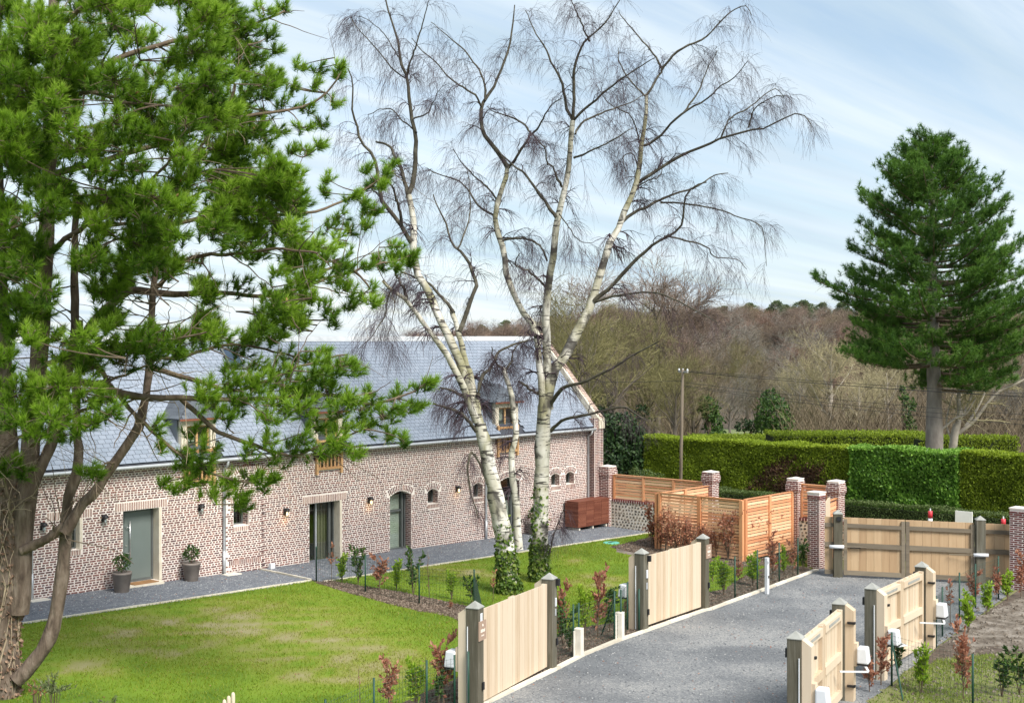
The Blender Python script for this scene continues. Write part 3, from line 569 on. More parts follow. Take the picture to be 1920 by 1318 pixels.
# --- bricks of the facade
CO = .0702; items = []; dark = []
ARCD = dict(x0=4.02, x1=5.08, z1=3.03, r=.16, z0=3.0)            # blind relieving arch high on the wall
def blocked(z):
    out = []
    for o in OPEN:
        top = o['z1']+o['r']
        if o['k'] in ('door', 'slide', 'stone_window', 'small') or (o['k'] == 'window' and not o['r']):
            ext = {'door': .28, 'slide': .30, 'stone_window': .40}.get(o['k'], .1)
            sj = {'door': .0, 'slide': .0, 'stone_window': .0}.get(o['k'], 0)
            if o['z0']-(.16 if 'window' in o['k'] else .0) < z < o['z1']: out.append((o['x0']-sj, o['x1']+(.09 if o['k'] in ('door', 'slide', 'stone_window') else 0)))
            elif o['z1'] <= z < o['z1']+.27: out.append((o['x0']-ext, o['x1']+ext))
        elif o['k'] == 'dormer':
            if z > o['z0']-.06: out.append((o['x0']-.06, o['x1']+.06))
        else:
            if o['z0']-(.17 if o['k'] == 'window' else 0) < z < o['z1']-.03: out.append((o['x0'], o['x1']))
            elif o['z1']-.03 <= z < top+.27:
                w = o['x1']-o['x0']; Rr = (w*w/4+o['r']**2)/(2*o['r']); cz = top-Rr; c = (o['x0']+o['x1'])/2; q = (Rr+.245)**2-(z-cz)**2
                if q > 0: h = min(math.sqrt(q), w/2+.16); out.append((c-h, c+h))
    w = ARCD['x1']-ARCD['x0']; Rr = (w*w/4+.0256)/.32; cz = 3.19-Rr; q = (Rr+.23)**2-(z-cz)**2; q2 = Rr*Rr-(z-cz)**2
    if 3.0 < z < 3.43 and q > 0:
        h = min(math.sqrt(q), w/2+.12); h2 = math.sqrt(max(q2, 0)) if z < 3.19 and q2 > 0 else 0; h2 = min(h2, w/2)
        out += [(4.55-h, 4.55-h2), (4.55+h2, 4.55+h)]
    if .24 < z-(-.08) < .42: out.append((3.72, 5.05))
    return out
row = 0; z = -.95
while z < EAVE-.05:
    zc = z+CO/2; st = row % 2 == 0; L_, pitch = (.195, .2335) if st else (.077, .11675)
    bl = sorted(blocked(zc)); x = X0+(.05 if st else .035+.058)+random.uniform(-.01, .01)
    while x < 22.40:
        if random.random() < .04 and st: l_ = .077; p_ = .11675
        else: l_, p_ = L_, pitch
        seg = [(x, x+l_)]
        for a, b in bl: seg = [s for (c, d) in seg for s in ((c, min(d, a-.012)), (max(c, b+.012), d)) if s[1]-s[0] > .03]
        y = -.001 if not (3.62 < x < 5.05) else -.061
        if zc > g(x, 0)-.15:
            for a, b in seg: items.append((((a+b)/2, y-.004+.011, zc+random.uniform(-.002, .002)), (b-a, .03, .0405+random.uniform(-.003, .004)), None))
        x += p_+random.uniform(-.006, .006)
    z += CO; row += 1
pieces(barn, 'brick', items, M['brick'], 300, 'bricks', lambda it: dist(it[0])+(30 if dist(it[0]) < 38.3 else 0))
bay = MB()
for a_ in ((3.64, 3.93, -1.2, 3.3), (4.55, 5.06, -1.2, 3.3), (3.93, 4.55, -1.2, 1.40), (3.93, 4.55, 2.14, 3.3)): bay.box(a_[0], a_[1], -.06, -.002, a_[2], a_[3])
bay.put('pilaster', M['mortar'], barn)
# --- arches, lintels, sills
def arch_ring(o, parent, name='arch_brick'):
    w = o['x1']-o['x0']; Rr = (w*w/4+o['r']**2)/(2*o['r']); cz = o['z1']+o['r']-Rr; c = (o['x0']+o['x1'])/2; a0 = math.asin(min(1, (w/2+.05)/(Rr+.05)))
    n = max(7, int(2*a0*(Rr+.11)/.078)); its = []
    for i in range(n):
        a = -a0+2*a0*(i+.5)/n
        halves = [(Rr+.115, .20)] if i % 2 else [(Rr+.065, .085), (Rr+.172, .085)]
        for rr, ln in halves: its.append(((c+rr*math.sin(a), .004+o.get('y', 0), cz+rr*math.cos(a)), (.042, .03, ln), Matrix.Rotation(a, 3, 'Y').to_euler()))
    pieces(parent, name, its, M['brick'])
for o in OPEN:
    if o['r']: arch_ring(o, barn)
arch_ring(dict(ARCD, y=-.06), barn)
def soldier(x0, x1, z0, h, m=M['pale_brick'], y=.0, name='lintel_brick'):
    n = int((x1-x0)/.078); p = (x1-x0)/n
    pieces(barn, name, [((x0+p*(i+.5), .004+y, z0+h/2), (.045, .034, h-.02), None) for i in range(n)], m)
soldier(-.35, 1.47, 2.285, .25); soldier(6.82, 8.79, 1.845, .25); soldier(3.80, 4.68, 2.15, .22, y=-.06); soldier(-2.55, -1.1, 2.225, .25)
soldier(3.74, 5.03, .165, .16, M['brick'], -.06, 'plinth_brick')
for o in OPEN:
    if o['k'] in ('window', 'stone_window'): soldier(o['x0']-.03, o['x1']+.03, o['z0']-.155, .15, y=-.065 if o['n'] == 'small' else -.01, name='sill_brick')
# brick reveals on the right-hand jambs, soffit and gutter under the eave
rv = []
for o in OPEN:
    if o['k'] in ('archdoor', 'window'):
        zq = o['z0']+.02; i = 0
        while zq < o['z1']+.02:
            for (a, b) in (((.015, .19), (.225, .29)) if i % 2 else ((.015, .09), (.125, .29))): rv.append(((o['x1']+.006, (a+b)/2, zq+.035), (.03, b-a, .044), None))
            zq += CO; i += 1
pieces(barn, 'reveal_brick', rv, M['brick'])
zb = MB()
zb.tube([(x, -.30, 3.60) for x in np.linspace(X0, 22.5, 30)], .055, 8); zb.put('gutter', M['zinc'], barn, True)
fb = MB(); fb.box(X0, 22.42, -.27, -.02, 3.58, 3.64); fb.put('soffit', M['rail'], barn)
def downpipe(x, y0, ztop, zbot):
    m = MB(); m.tube([(x, -.30, 3.60), (x, -.24, ztop+.1), (x, y0, ztop), (x, y0, zbot+.5), (x, y0, zbot)], .045, 8); o = m.put('downpipe', M['zinc'], barn, True)
    q = MB(); q.tube([(x, y0, zbot), (x, y0, zbot+.75)], .056, 8); q.put('pipe_shoe', M['zinc'], o, True)
downpipe(3.56, -.07, 3.3, g(3.56, 0)); downpipe(22.28, -.07, 3.3, g(22.3, 0)); downpipe(-3.05, -.07, 3.3, g(-3, 0)); downpipe(15.9, -.07, 3.3, g(16, 0))
for x in (3.7, -2.95):
    m = MB(); m.box(-.28, .28, -.16, .16, -.05, .035); t = thing('stone_pad', 'white stone pad under the %s downpipe on the gravel' % ('middle' if x > 0 else 'far left'), 'paving slab', (x, -.28, g(x, -.28))); m.put('slab', M['concrete'], t)
# corner pier with bricks, raked parapet
pm = MB(); pm.box(22.42, 23.0, -.30, -.002, -1.2, 4.02); pm.put('corner_pier', M['mortar'], barn)
its = []
for i in range(68):
    zc = -.7+CO*(i+.5); b_ = i % 2
    for a, c in (((22.45, 22.64), (22.68, 22.76), (22.80, 22.97)) if b_ else ((22.45, 22.53), (22.57, 22.76), (22.80, 22.97))): its.append((((a+c)/2, -.303, zc), (c-a, .03, .042), None))
    for a, c in (((-.285, -.20), (-.165, -.02)) if b_ else ((-.285, -.10), (-.065, -.015))): its.append(((22.417, (a+c)/2, zc), (.03, c-a, .042), None))
pieces(barn, 'pier_brick', its, M['brick'])
pk = MB(); sl = math.atan2(RZ-3.72, RY+.25)
pp = [(-.36, 3.62), (-.36, 4.02), (RY, RZ+.20), (RY, RZ-.2), (0, 3.6)]
n_ = len(pp); pk.add([(22.66, y, z) for y, z in pp]+[(23.03, y, z) for y, z in pp], [tuple(range(n_)), tuple(range(2*n_-1, n_-1, -1))]+[(i, n_+i, n_+(i+1) % n_, (i+1) % n_) for i in range(n_)])
pk.put('parapet', M['stone'], barn)
its = []
for i in range(52):
    q = (i+.5)/52; its.append(((22.89, -.34+q*(RY+.34), 4.03+q*(RZ+.20-4.02)+.004), (.25, .052, .05), Matrix.Rotation(sl, 3, 'X').to_euler()))
pieces(barn, 'coping_brick', its, M['pale_brick'])
# --- roof
ux = MB(); TN = (RZ-3.72)/(RY+.25)
def rz(y): return 3.72+TN*(y+.25)
ux.add([(X0, -.25, 3.66), (22.66, -.25, 3.66), (22.66, RY, rz(RY)-.05), (X0, RY, rz(RY)-.05), (X0, 6.35, 3.66), (22.66, 6.35, 3.66)], [(0, 1, 2, 3), (3, 2, 5, 4)])
ux.put('roof', M['underlay'], barn)
nrow = 31; sw = .235; its = []
e0 = Matrix.Rotation(sl-.075, 3, 'X'); step = math.hypot(RY+.25, RZ-3.72)/nrow
DORM = [(o['x0']-.14, o['x1']+.30) for o in OPEN if o['k'] == 'dormer']
for r_ in range(nrow):
    u = (r_+.5)*step; y = -.25+u*math.cos(sl); zq = 3.72+u*math.sin(sl); x = X0+(sw/2 if r_ % 2 else 0)
    while x < 22.62:
        w = min(sw, 22.64-x)-.012
        if not any(a < x+w/2 < b and zq < 4.95 for a, b in DORM) and not (5.42 < x+w/2 < 6.12 and 6.35 < zq < 7.12):
            its.append(((x+w/2, y-.012*math.sin(sl), zq+.012*math.cos(sl)+random.uniform(-.0008, .0008)), (w, step*1.10, .008), (e0 @ Matrix.Rotation(random.uniform(-.008, .008), 3, 'Y')).to_euler()))
        x += sw
pieces(barn, 'slate', its, M['slate'], 300, 'slates', lambda it: dist(it[0])+(30 if dist(it[0]) < 39.0 else 0))
rg = MB(); rg.add([(X0, RY-.12, RZ-.10), (22.66, RY-.12, RZ-.10), (22.66, RY, RZ+.09), (X0, RY, RZ+.09), (22.66, RY+.14, RZ-.10), (X0, RY+.14, RZ-.10)], [(0, 1, 2, 3), (3, 2, 4, 5)])
rg.put('ridge_cap', M['ridge'], barn)
# skylight
sk = MB(); 
def onroof(x, u, h): return (x, -.25+u*math.cos(sl)-h*math.sin(sl), 3.72+u*math.sin(sl)+h*math.cos(sl))
ua, ub = (6.40-3.72)/math.sin(sl), (7.1-3.72)/math.sin(sl)
def rbox(m, xa, xb, a, b, h0, h1): m.add([onroof(xa, a, h0), onroof(xb, a, h0), onroof(xb, b, h0), onroof(xa, b, h0), onroof(xa, a, h1), onroof(xb, a, h1), onroof(xb, b, h1), onroof(xa, b, h1)], [(0, 3, 2, 1), (4, 5, 6, 7), (0, 1, 5, 4), (1, 2, 6, 5), (2, 3, 7, 6), (3, 0, 4, 7)])
for (a, b, c, d) in ((5.44, 5.51, ua, ub), (6.03, 6.10, ua, ub), (5.51, 6.03, ua, ua+.08), (5.51, 6.03, ub-.08, ub)): rbox(sk, a, b, c, d, -.02, .05)
so_ = sk.put('skylight', M['greyframe'], barn); q = MB(); rbox(q, 5.51, 6.03, ua+.08, ub-.08, .0, .03); q.put('pane', flat('skylight_glass', (.03, .05, .08), .08, .8), so_)
# --- doors and windows
FY = .30
def frame_rect(m, x0, x1, z0, z1, t=.06, y0=FY, d=.07):
    m.box(x0, x1, y0, y0+d, z1-t, z1); m.box(x0, x1, y0, y0+d, z0, z0+t); m.box(x0, x0+t, y0, y0+d, z0+t, z1-t); m.box(x1-t, x1, y0, y0+d, z0+t, z1-t)
def room(x0, x1, z0, z1, m, y=1.1, parent=None):
    b = MB(); b.add([(x0-.3, y, z0), (x1+.3, y, z0), (x1+.3, y, z1+.1), (x0-.3, y, z1+.1)], [(0, 1, 2, 3)])
    b.add([(x0-.3, FY+.16, z0+.01), (x1+.3, FY+.16, z0+.01), (x1+.3, y, z0+.01), (x0-.3, y, z0+.01)], [(0, 1, 2, 3)])
    b.add([(x1+.3, FY+.16, z0), (x1+.3, y, z0), (x1+.3, y, z1+.1), (x1+.3, FY+.16, z1+.1)], [(0, 1, 2, 3)])
    b.add([(x0-.3, FY+.16, z1+.1), (x1+.3, FY+.16, z1+.1), (x1+.3, y, z1+.1), (x0-.3, y, z1+.1)], [(0, 1, 2, 3)])
    return b.put('room', m, parent)
for o in OPEN:
    x0, x1, z0, z1 = o['x0'], o['x1'], o['z0'], o['z1']+o['r']; k = o['k']
    if k == 'door':
        f = MB(); frame_rect(f, x0, x1, z0, z1, .075); fr = f.put('door_frame', M['greyframe'], barn)
        d = MB(); d.box(x0+.24, x1-.08, FY+.02, FY+.07, z0+.075, z1-.08); dl = d.put('door', M['door'], barn); bevel(dl)
        s_ = MB(); s_.box(x0+.078, x0+.225, FY+.025, FY+.06, z0+.078, z1-.078); s_.put('side_panel', M['door'], barn)
        h = MB(); hx = x0+.40; h.tube([(hx, FY-.05, z0+.72), (hx, FY-.05, z0+1.86)], .017, 10)
        for zz_ in (.90, 1.68): h.tube([(hx, FY-.05, z0+zz_), (hx-.12, FY-.05, z0+zz_), (hx-.12, FY+.02, z0+zz_)], .011, 6)
        h.put('handle', M['steel'], dl, True)
        l_ = MB(); l_.tube([(x0+.31, FY-.0, z0+1.12), (x0+.31, FY+.02, z0+1.12)], .03, 10); l_.put('lock', M['steel'], dl)
        th_ = MB(); th_.box(x0+.0, x1+.0, -.28, FY, -.3, z0-.002); th_.put('threshold', M['stone'], barn)
        mt = thing('doormat', 'brown coir doormat at the grey front door', 'doormat', (x0+.66, -.06, z0)); b = MB(); b.box(-.42, .42, -.20, .24, 0, .022); b.put('mat', M['mat'], mt)
    elif k == 'slide':
        f = MB(); frame_rect(f, x0, x1, z0+.03, z1, .065, FY, .12); f.box(x0+.50, x0+.58, FY+.02, FY+.08, z0+.09, z1-.065); f.box(x1-.26, x1-.17, FY+.0, FY+.10, z0+.09, z1-.065)
        fr = f.put('sliding_door', M['greyframe'], barn)
        hl = MB(); hl.box(x0+.515, x0+.565, FY-.01, FY+.019, z0+.09, z1-.065); hl.put('stile', M['zinc'], fr)
        for a, b in ((x0+.065, x0+.50), (x0+.58, x1-.26)): p = MB(); p.box(a, b, FY+.04, FY+.05, z0+.09, z1-.065); p.put('pane', M['glass'], fr)
        room(x0, x1, z0, z1, M['room'], 1.3, fr)
        c = MB(); n = 9
        for i in range(n): a = x0+.66+.62*i/n; c.box(a, a+.055, FY+.22+.03*(i % 2), FY+.24+.03*(i % 2), z0+.02, z1-.02)
        c.put('curtain', M['curtain'], fr)
        th_ = MB(); th_.box(x0-.05, x1+.05, -.10, FY, z0-.2, z0+.0); th_.put('threshold', M['stone'], barn)
    elif k == 'archdoor':
        f = MB(); frame_rect(f, x0, x1, z0+.03, z1+.02, .07, FY, .10); f.box(x1-.22, x1-.15, FY-.02, FY+.10, z0+.09, z1-.05); f.box(x0+.07, x1-.22, FY+.02, FY+.07, 1.13, 1.20)
        fr = f.put('glazed_door', M['greyframe'], barn)
        for a, b in ((z0+.10, 1.13), (1.20, z1-.05)): p = MB(); p.box(x0+.07, x1-.22, FY+.04, FY+.05, a, b); p.put('pane', M['glass'], fr)
        room(x0, x1, z0, z1, M['room'], 1.2, fr)
        b = MB()
        for i in range(18): b.box(x0-.02, x1-.2, FY+.13, FY+.15, z0+.05+.075*i, z0+.118+.075*i)
        b.put('shutter_slats', M['blind'], fr)
        if o['n'] == 'arch1': b = MB(); b.box(x0+.0, x1-.22, FY+.13, FY+.15, 1.20, 1.74); b.put('blind', M['blind'], fr)
        th_ = MB(); th_.box(x0-.02, x1+.02, -.08, FY, z0-.25, z0+.005); th_.put('threshold', M['stone'], barn)
    elif k in ('window', 'stone_window'):
        f = MB(); frame_rect(f, x0, x1, z0, z1+.0, .06, FY-.04 if k == 'window' else FY-.1, .08); fr = f.put('window', M['greyframe'], barn); yy = FY-.01 if k == 'window' else FY-.07
        p = MB(); p.box(x0+.06, x1-.06, yy, yy+.012, z0+.06, z1-.06); p.put('pane', M['glass'], fr)
        room(x0, x1, z0-.1, z1, M['hedgecore'], .9, fr)
        b = MB(); b.add([(x0, -.02, z0-.004), (x1, -.02, z0-.004), (x1, FY, z0+.02), (x0, FY, z0+.02)], [(0, 1, 2, 3)]); b.put('sill', M['mortar'], fr)
    if k in ('door', 'slide', 'stone_window'):
        s_ = MB(); n = 4 if k != 'stone_window' else 2; h = (z1-z0)/n
        for i in range(n): s_.box(x1-.012, x1+.075, -.012, FY, z0+h*i+.002, z0+h*(i+1)-.002)
        if k != 'stone_window': s_.box(x1-.014, x1+.085, -.03, FY-.02, z0-.15, z0+.55)
        s_.put('stone_jamb', M['stone'], barn)
# --- dormers with oak balustrades
for di, o in enumerate([q for q in OPEN if q['k'] == 'dormer']):
    x0, x1 = o['x0'], o['x1']; xa, xb = x0-.22, x1+.22; xc = (xa+xb)/2; zt = 4.95
    m = MB()                                                        # front posts and head, cheeks down to the roof
    m.box(xa+.06, x0+.04, .0, .16, 3.30, zt-.002); m.box(x1-.04, xb-.06, .0, .16, 3.30, zt-.002); m.box(x0+.04, x1-.04, .0, .16, 4.72, zt-.002)
    dm_ = m.put('dormer', M['stone'], barn)
    yb = (zt-3.72)/TN-.25
    for xx in (xa, xb-.06):
        c = MB(); c.add([(xx, .16, rz(.16)-.35), (xx, .16, zt), (xx, yb, zt), (xx+.06, .16, rz(.16)-.35), (xx+.06, .16, zt), (xx+.06, yb, zt)], [(0, 1, 2), (5, 4, 3), (0, 3, 4, 1), (1, 4, 5, 2), (2, 5, 3, 0)]); c.put('cheek', M['dark_slate'], dm_)
    r_ = MB(); ya = -.16; zr = 5.62; yr = (zr-3.72)/TN-.25
    r_.add([(xa-.10, ya, zt), (xb+.10, ya, zt), (xb+.10, yb+.1, zt), (xa-.10, yb+.1, zt), (xc, .36, zr), (xc, yr, zr), (xa-.10, ya, zt-.03), (xb+.10, ya, zt-.03), (xb+.10, yb, zt-.03), (xa-.10, yb, zt-.03)],
           [(0, 1, 4), (1, 2, 5, 4), (3, 0, 4, 5), (0, 6, 7, 1), (1, 7, 8, 2), (3, 9, 6, 0), (6, 9, 8, 7)])
    r_.put('dormer_roof', M['underlay'], dm_)
    its = []
    for side in (-1, 1, 0):                                          # slates on the two slopes and the hip
        nn = 7
        for i in range(nn):
            q0 = (i+.5)/nn
            if side:
                ex = xa-.10 if side < 0 else xb+.10; px_ = ex+(xc-ex)*q0; zq = zt+(zr-zt)*q0; y0_ = ya+(.36-ya)*q0+.02; y1_ = (zq-3.72)/TN-.25+.05; L2 = math.hypot(xc-ex, zr-zt)/nn; an = math.atan2(zr-zt, abs(xc-ex))
                k2 = max(1, int((y1_-y0_)/.21)); w = (y1_-y0_)/k2
                for j in range(k2): its.append(((px_-side*-0+(.010*side*math.sin(an)), y0_+w*(j+.5), zq+.014), (L2*1.15, w-.008, .012), Matrix.Rotation(side*an*1.0, 3, 'Y').to_euler()))
            else:
                hw = (xb+.10-xc)*(1-q0)-.03; y_ = ya+(.36-ya)*q0; zq = zt+(zr-zt)*q0; L2 = math.hypot(.36-ya, zr-zt)/nn; an = math.atan2(zr-zt, .36-ya)
                k2 = max(1, int(2*hw/.21)); w = 2*hw/k2
                for j in range(k2): its.append(((xc-hw+w*(j+.5), y_-.008, zq+.012), (w-.008, L2*1.15, .012), Matrix.Rotation(an, 3, 'X').to_euler()))
    pieces(dm_, 'slate', its, M['dark_slate'])
    e = MB(); e.box(xa-.11, xb+.11, ya-.025, ya-.001, zt-.06, zt+.0); e.put('fascia', M['boxwood'], dm_)
    f = MB(); frame_rect(f, x0+.04, x1-.04, 2.98, 4.72, .06, .10, .05); f.box(xc-.035, xc+.035, .10, .15, 3.04, 4.66); f.box(x0+.1, x1-.1, .10, .149, 3.98, 4.03); fr = f.put('window_frame', M['oak'], dm_)
    p = MB(); p.box(x0+.1, xc-.035, .12, .13, 3.04, 4.66); p.box(xc+.035, x1-.1, .12, .13, 3.04, 4.66); p.put('pane', M['glass'], dm_)
    b = MB(); b.box(x0+.06, xc, .24, .26, 3.9, 4.68); b.put('blind', M['blind'], dm_); b = MB(); b.box(x0, x1, .5, .52, 2.9, 4.8); b.put('room', M['room'], dm_)
    for xx in (x0-.10, x1+.01):
        b = MB(); b.box(xx, xx+.09, -.10, -.012, 2.80, 4.02); b.put('rail_post', M['oak'], dm_)
    for z_, hh in ((3.90, .07), (2.96, .08)): b = MB(); b.box(x0-.008, x1+.008, -.085, -.025, z_, z_+hh); b.put('rail', M['oak'], dm_)
    nb = 6; wv = (x1-x0)/nb
    for i in range(nb):
        b = MB(); xx = x0+wv*(i+.5); b.box(xx-.028, xx+.028, -.072, -.04, 3.04, 3.90); b.put('baluster', M['oak'], dm_)
# --- wall lanterns
LL = [(-2.70, 2.16, 0, 'at the far left of the barn wall'), (-.75, 2.19, 0, 'left of the grey front door'), (2.66, 2.19, 0, 'right of the grey front door'), (6.05, 1.73, 1, 'left of the sliding door, lit'), (9.82, 1.77, 1, 'between the sliding door and the arched door, lit'), (14.30, 1.80, 1, 'between two small arched windows, lit')]
for x, z_, lit, w_ in LL:
    t = thing('wall_lantern', 'small black wall lantern '+w_, 'lantern', (x, 0, z_), group='wall lanterns on the barn')
    b = MB(); b.box(-.05, .05, -.03, -.006, -.16, .06); b.tube([(0, -.03, .0), (0, -.10, .05), (0, -.15, .04)], .012, 6); b.put('bracket', M['black'], t)
    b = MB(); b.lathe([(.03, .08), (.085, .02), (.10, -.02), (.085, -.03), (.02, -.03)], 10, 0, -.15); b.put('cap', M['black'], t, True)
    b = MB(); b.lathe([(.055, -.03), (.06, -.12), (.045, -.24), (.01, -.25)], 10, 0, -.15); b.put('glass_shade', M['glass'], t, True)
    b = MB(); b.lathe([(.01, -.05), (.032, -.10), (.032, -.14), (.008, -.17)], 8, 0, -.15); b.put('bulb', M['bulb'] if lit else M['white'], t, True)
    if lit:
        ld = bpy.data.lights.new('lantern_light', 'POINT'); ld.energy = .6; ld.color = (1, .66, .32); ld.shadow_soft_size = .05
        lo = bpy.data.objects.new('lantern_light', ld); COL.objects.link(lo); lo.parent = t; lo.location = (0, -.17, -.34)
# ================================================================ BRICK PILLARS, FLINT WALL, SLATTED SCREENS
def pillar(x, y, zt, label, w=.46, yaw=0, cap=True, m=M['pier_brick'], ns=190):
    z0 = g(x, y)-.25; t = thing('brick_pillar', label, 'pillar', (x, y, z0), yaw, 'brick pillars'); H = zt-z0; h = w/2
    b = MB(); b.box(-h, h, -h, h, 0, H-.01); b.put('core', M['mortar'], t); its = []
    n = int((H-.06)/CO)
    for i in range(n):
        e = (.05 if n-5 <= i < n-2 else .025 if i >= n-6 else 0) if cap else (.02 if i >= n-2 else 0); hh = h+e
        for s in range(4):
            a = [(-.115, .205), (.115, .205)] if (i+s) % 2 else [(-.178, .088), (0, .205), (.178, .088)]
            for c, l_ in a:
                c *= hh/.23; p = [(-hh-.001+.011, -c), (c, -hh-.001+.011), (hh+.001-.011, c), (-c, hh+.001-.011)][s]
                sz = (.03, l_*hh/.23, .046) if s in (0, 2) else (l_*hh/.23, .03, .046)
                its.append(((p[0], p[1], (i+.5)*CO+.02), sz, None, s))
    its.sort(key=lambda q: (q[3] > 1, 0)); pieces(t, 'brick', [q[:3] for q in its], m, ns, 'bricks')
    b = MB()
    if cap:
        for k, (e, a, c) in enumerate(((.024, -6, -5), (.049, -5, -2), (.024, -2, 0))): b.box(-h-e, h+e, -h-e, h+e, (n+a)*CO+.02, (n+c)*CO+.015)
        b.add([(-h-.03, -h-.03, H-.03), (h+.03, -h-.03, H-.03), (h+.03, h+.03, H-.03), (-h-.03, h+.03, H-.03), (0, 0, H+.04)], [(0, 1, 4), (1, 2, 4), (2, 3, 4), (3, 0, 4), (3, 2, 1, 0)])
    else: b.box(-h-.02, h+.02, -h-.02, h+.02, H-.03, H+.01)
    b.put('cap', M['mortar'], t); return t
pillar(22.98, -.56, 2.05, 'brick pillar joined to the barn corner beside the slatted fence', .50)
pillar(23.0, -5.73, 2.15, 'capped brick pillar left of the utility pole foot, behind the slatted enclosure')
pillar(23.0, -9.55, 2.15, 'capped brick pillar at the right corner of the slatted enclosure')
pillar(23.0, -11.25, 2.17, 'capped brick pillar between slatted fence and arched pale panel')
pillar(20.35, -11.9, 2.02, 'plain topped brick pillar at the left end of the wide double gate', cap=False)
pillar(float(pillarR[0]), float(pillarR[1]), 1.86, 'plain topped brick pillar at the right end of the wide double gate', .56, cap=False)
fw = thing('flint_wall', 'low flint wall with brick coping under the slatted fence', 'wall', (23.0, -5, -.6))
b = MB(); b.add([(-.12, 4.2, -.4), (.14, 4.2, -.4), (.14, -7.2, -.4), (-.12, -7.2, -.4), (-.12, 4.2, 1.16), (.14, 4.2, 1.16), (.14, -7.2, 1.16), (-.12, -7.2, 1.16)], [(0, 1, 2, 3), (7, 6, 5, 4), (0, 4, 5, 1), (1, 5, 6, 2), (2, 6, 7, 3), (3, 7, 4, 0)])
b.put('wall_core', M['flintmortar'], fw)
rs = np.random.RandomState(5); sp_ = []
ICO = None
def rock_unit():
    v = []; ph = (1+5**.5)/2
    for a in (-1, 1):
        for b_ in (-ph, ph): v += [(0, a, b_), (a, b_, 0), (b_, 0, a)]
    v = np.array(v)/math.hypot(1, ph); f = []
    for i in range(12):
        for j in range(i+1, 12):
            for k in range(j+1, 12):
                d = [np.linalg.norm(v[i]-v[j]), np.linalg.norm(v[j]-v[k]), np.linalg.norm(v[i]-v[k])]
                if max(d) < 1.1:
                    n_ = np.cross(v[j]-v[i], v[k]-v[i]); f.append((i, j, k) if n_ @ v[i] > 0 else (i, k, j))
    return v*.5, np.array(f)
RV, RF = rock_unit(); rme = mesh_np('flint', RV, RF, None, True); rme.materials.append(M['flint'])
fl = []; zr_ = -.30
while zr_ < 1.12:
    yq = 4.15
    while yq > -7.1:
        s = rs.uniform(.09, .17); fl.append(((-.112, yq-s*.5, zr_+rs.uniform(-.02, .02)), (.075, s*.92, rs.uniform(.085, .125)), Matrix.Rotation(rs.uniform(-.5, .5), 3, 'X').to_euler())); yq -= s+rs.uniform(.02, .06)
    zr_ += .128
fl.sort(key=lambda q: -q[0][1])
for c, sz, e in fl[:300]:
    o = bpy.data.objects.new('flint', rme); COL.objects.link(o); o.parent = fw; o.location = c; o.scale = sz; o.rotation_euler = e
Vs = [(RV*np.array(sz)) @ np.array(e.to_matrix()).T+np.array(c) for c, sz, e in fl[300:]]; k = len(Vs)
link('flints', mesh_np('flints', np.concatenate(Vs), (RF[None]+12*np.arange(k)[:, None, None]).reshape(-1, 3), np.repeat(rs.rand(k), 12), True), M['flint'], fw, kind='stuff')
n = 95; p = 11.3/n
pieces(fw, 'coping_brick', [((.0, 4.15-p*(i+.5), 1.215), (.30, p*.7, .105), None) for i in range(n)], M['pier_brick'])
b = MB(); b.box(-.145, .145, -7.2, 4.2, 1.162, 1.25); b.put('coping_mortar', M['mortar'], fw)
def screen(root, a, b, zb, zt, posts=2, m=M['cedar'], sh=.088, gap=.027, postw=.10, ov=0.):
    """horizontal slats between posts, root-local; a, b = (x, y)"""
    a, b = np.array(a), np.array(b); d = b-a; L_ = np.linalg.norm(d); yaw = math.atan2(d[1], d[0]); e = Matrix.Rotation(yaw, 3, 'Z').to_euler()
    for i in range(posts):
        c = a+d*i/(posts-1); q = MB(); q.box(-postw/2, postw/2, -postw/2, postw/2, zb-.1, zt+.02); o = q.put('post', M['cedarpost'], root); o.location = (c[0], c[1], 0); o.rotation_euler = e
    its = []
    for i in range(posts-1):
        c = a+d*(i+.5)/(posts-1); l_ = L_/(posts-1)-postw-.004; z = zb+sh/2
        while z < zt: its.append(((c[0], c[1], z), (l_, .026, sh), e)); z += sh+gap
    pieces(root, 'slat', its, m)
    q = MB(); q.box(-L_/2, L_/2, -.06, .06, 0, .022); o = q.put('top_rail', M['cedarpost'], root); c = (a+b)/2; o.location = (c[0], c[1], zt+.022); o.rotation_euler = e
t = thing('slatted_fence', 'orange cedar slatted fence standing on the flint wall', 'fence', (23.0, -.9, .66)); screen(t, (0, 0), (0, -4.55), .03, 1.0, 4)
gz0 = -.55
t = thing('slatted_enclosure', 'orange cedar slatted bin enclosure behind the young copper hedge', 'fence', (19.3, -5.75, gz0))
screen(t, (3.65, 0), (0, 0), .02, 2.1, 3, postw=.14); screen(t, (0, -.10), (0, -3.72), .02, 2.14, 3, postw=.14); screen(t, (.12, -3.78), (3.45, -3.78), .0, 2.16, 3, postw=.14)
t = thing('slatted_fence', 'short cedar slatted fence between two capped brick pillars', 'fence', (23.0, -9.8, -.1)); screen(t, (0, 0), (0, -1.2), .80, 2.0, 2)
t = thing('arched_panel', 'slatted panel with pale arched board between two brick pillars', 'fence panel', (20.62, -11.86, -.65))
screen(t, (0, 0), (2.2, .50), .05, 2.15, 2, sh=.12)
b = MB(); n = 12; pts = [(.0, .1)]+[(1.15*i/n, 1.72+.62*math.sin(i/n*math.pi/2)) for i in range(n+1)]+[(1.15, .1)]
v = [(x, -.07+x*.227, z) for x, z in pts]; v2 = [(x, -.035+x*.227, z) for x, z in pts]; k = len(v)
b.add(v+v2, [tuple(range(k-1, -1, -1)), tuple(range(k, 2*k))]+[(i, (i+1) % k, k+(i+1) % k, k+i) for i in range(k)]); b.put('arched_board', M['palewood'], t)
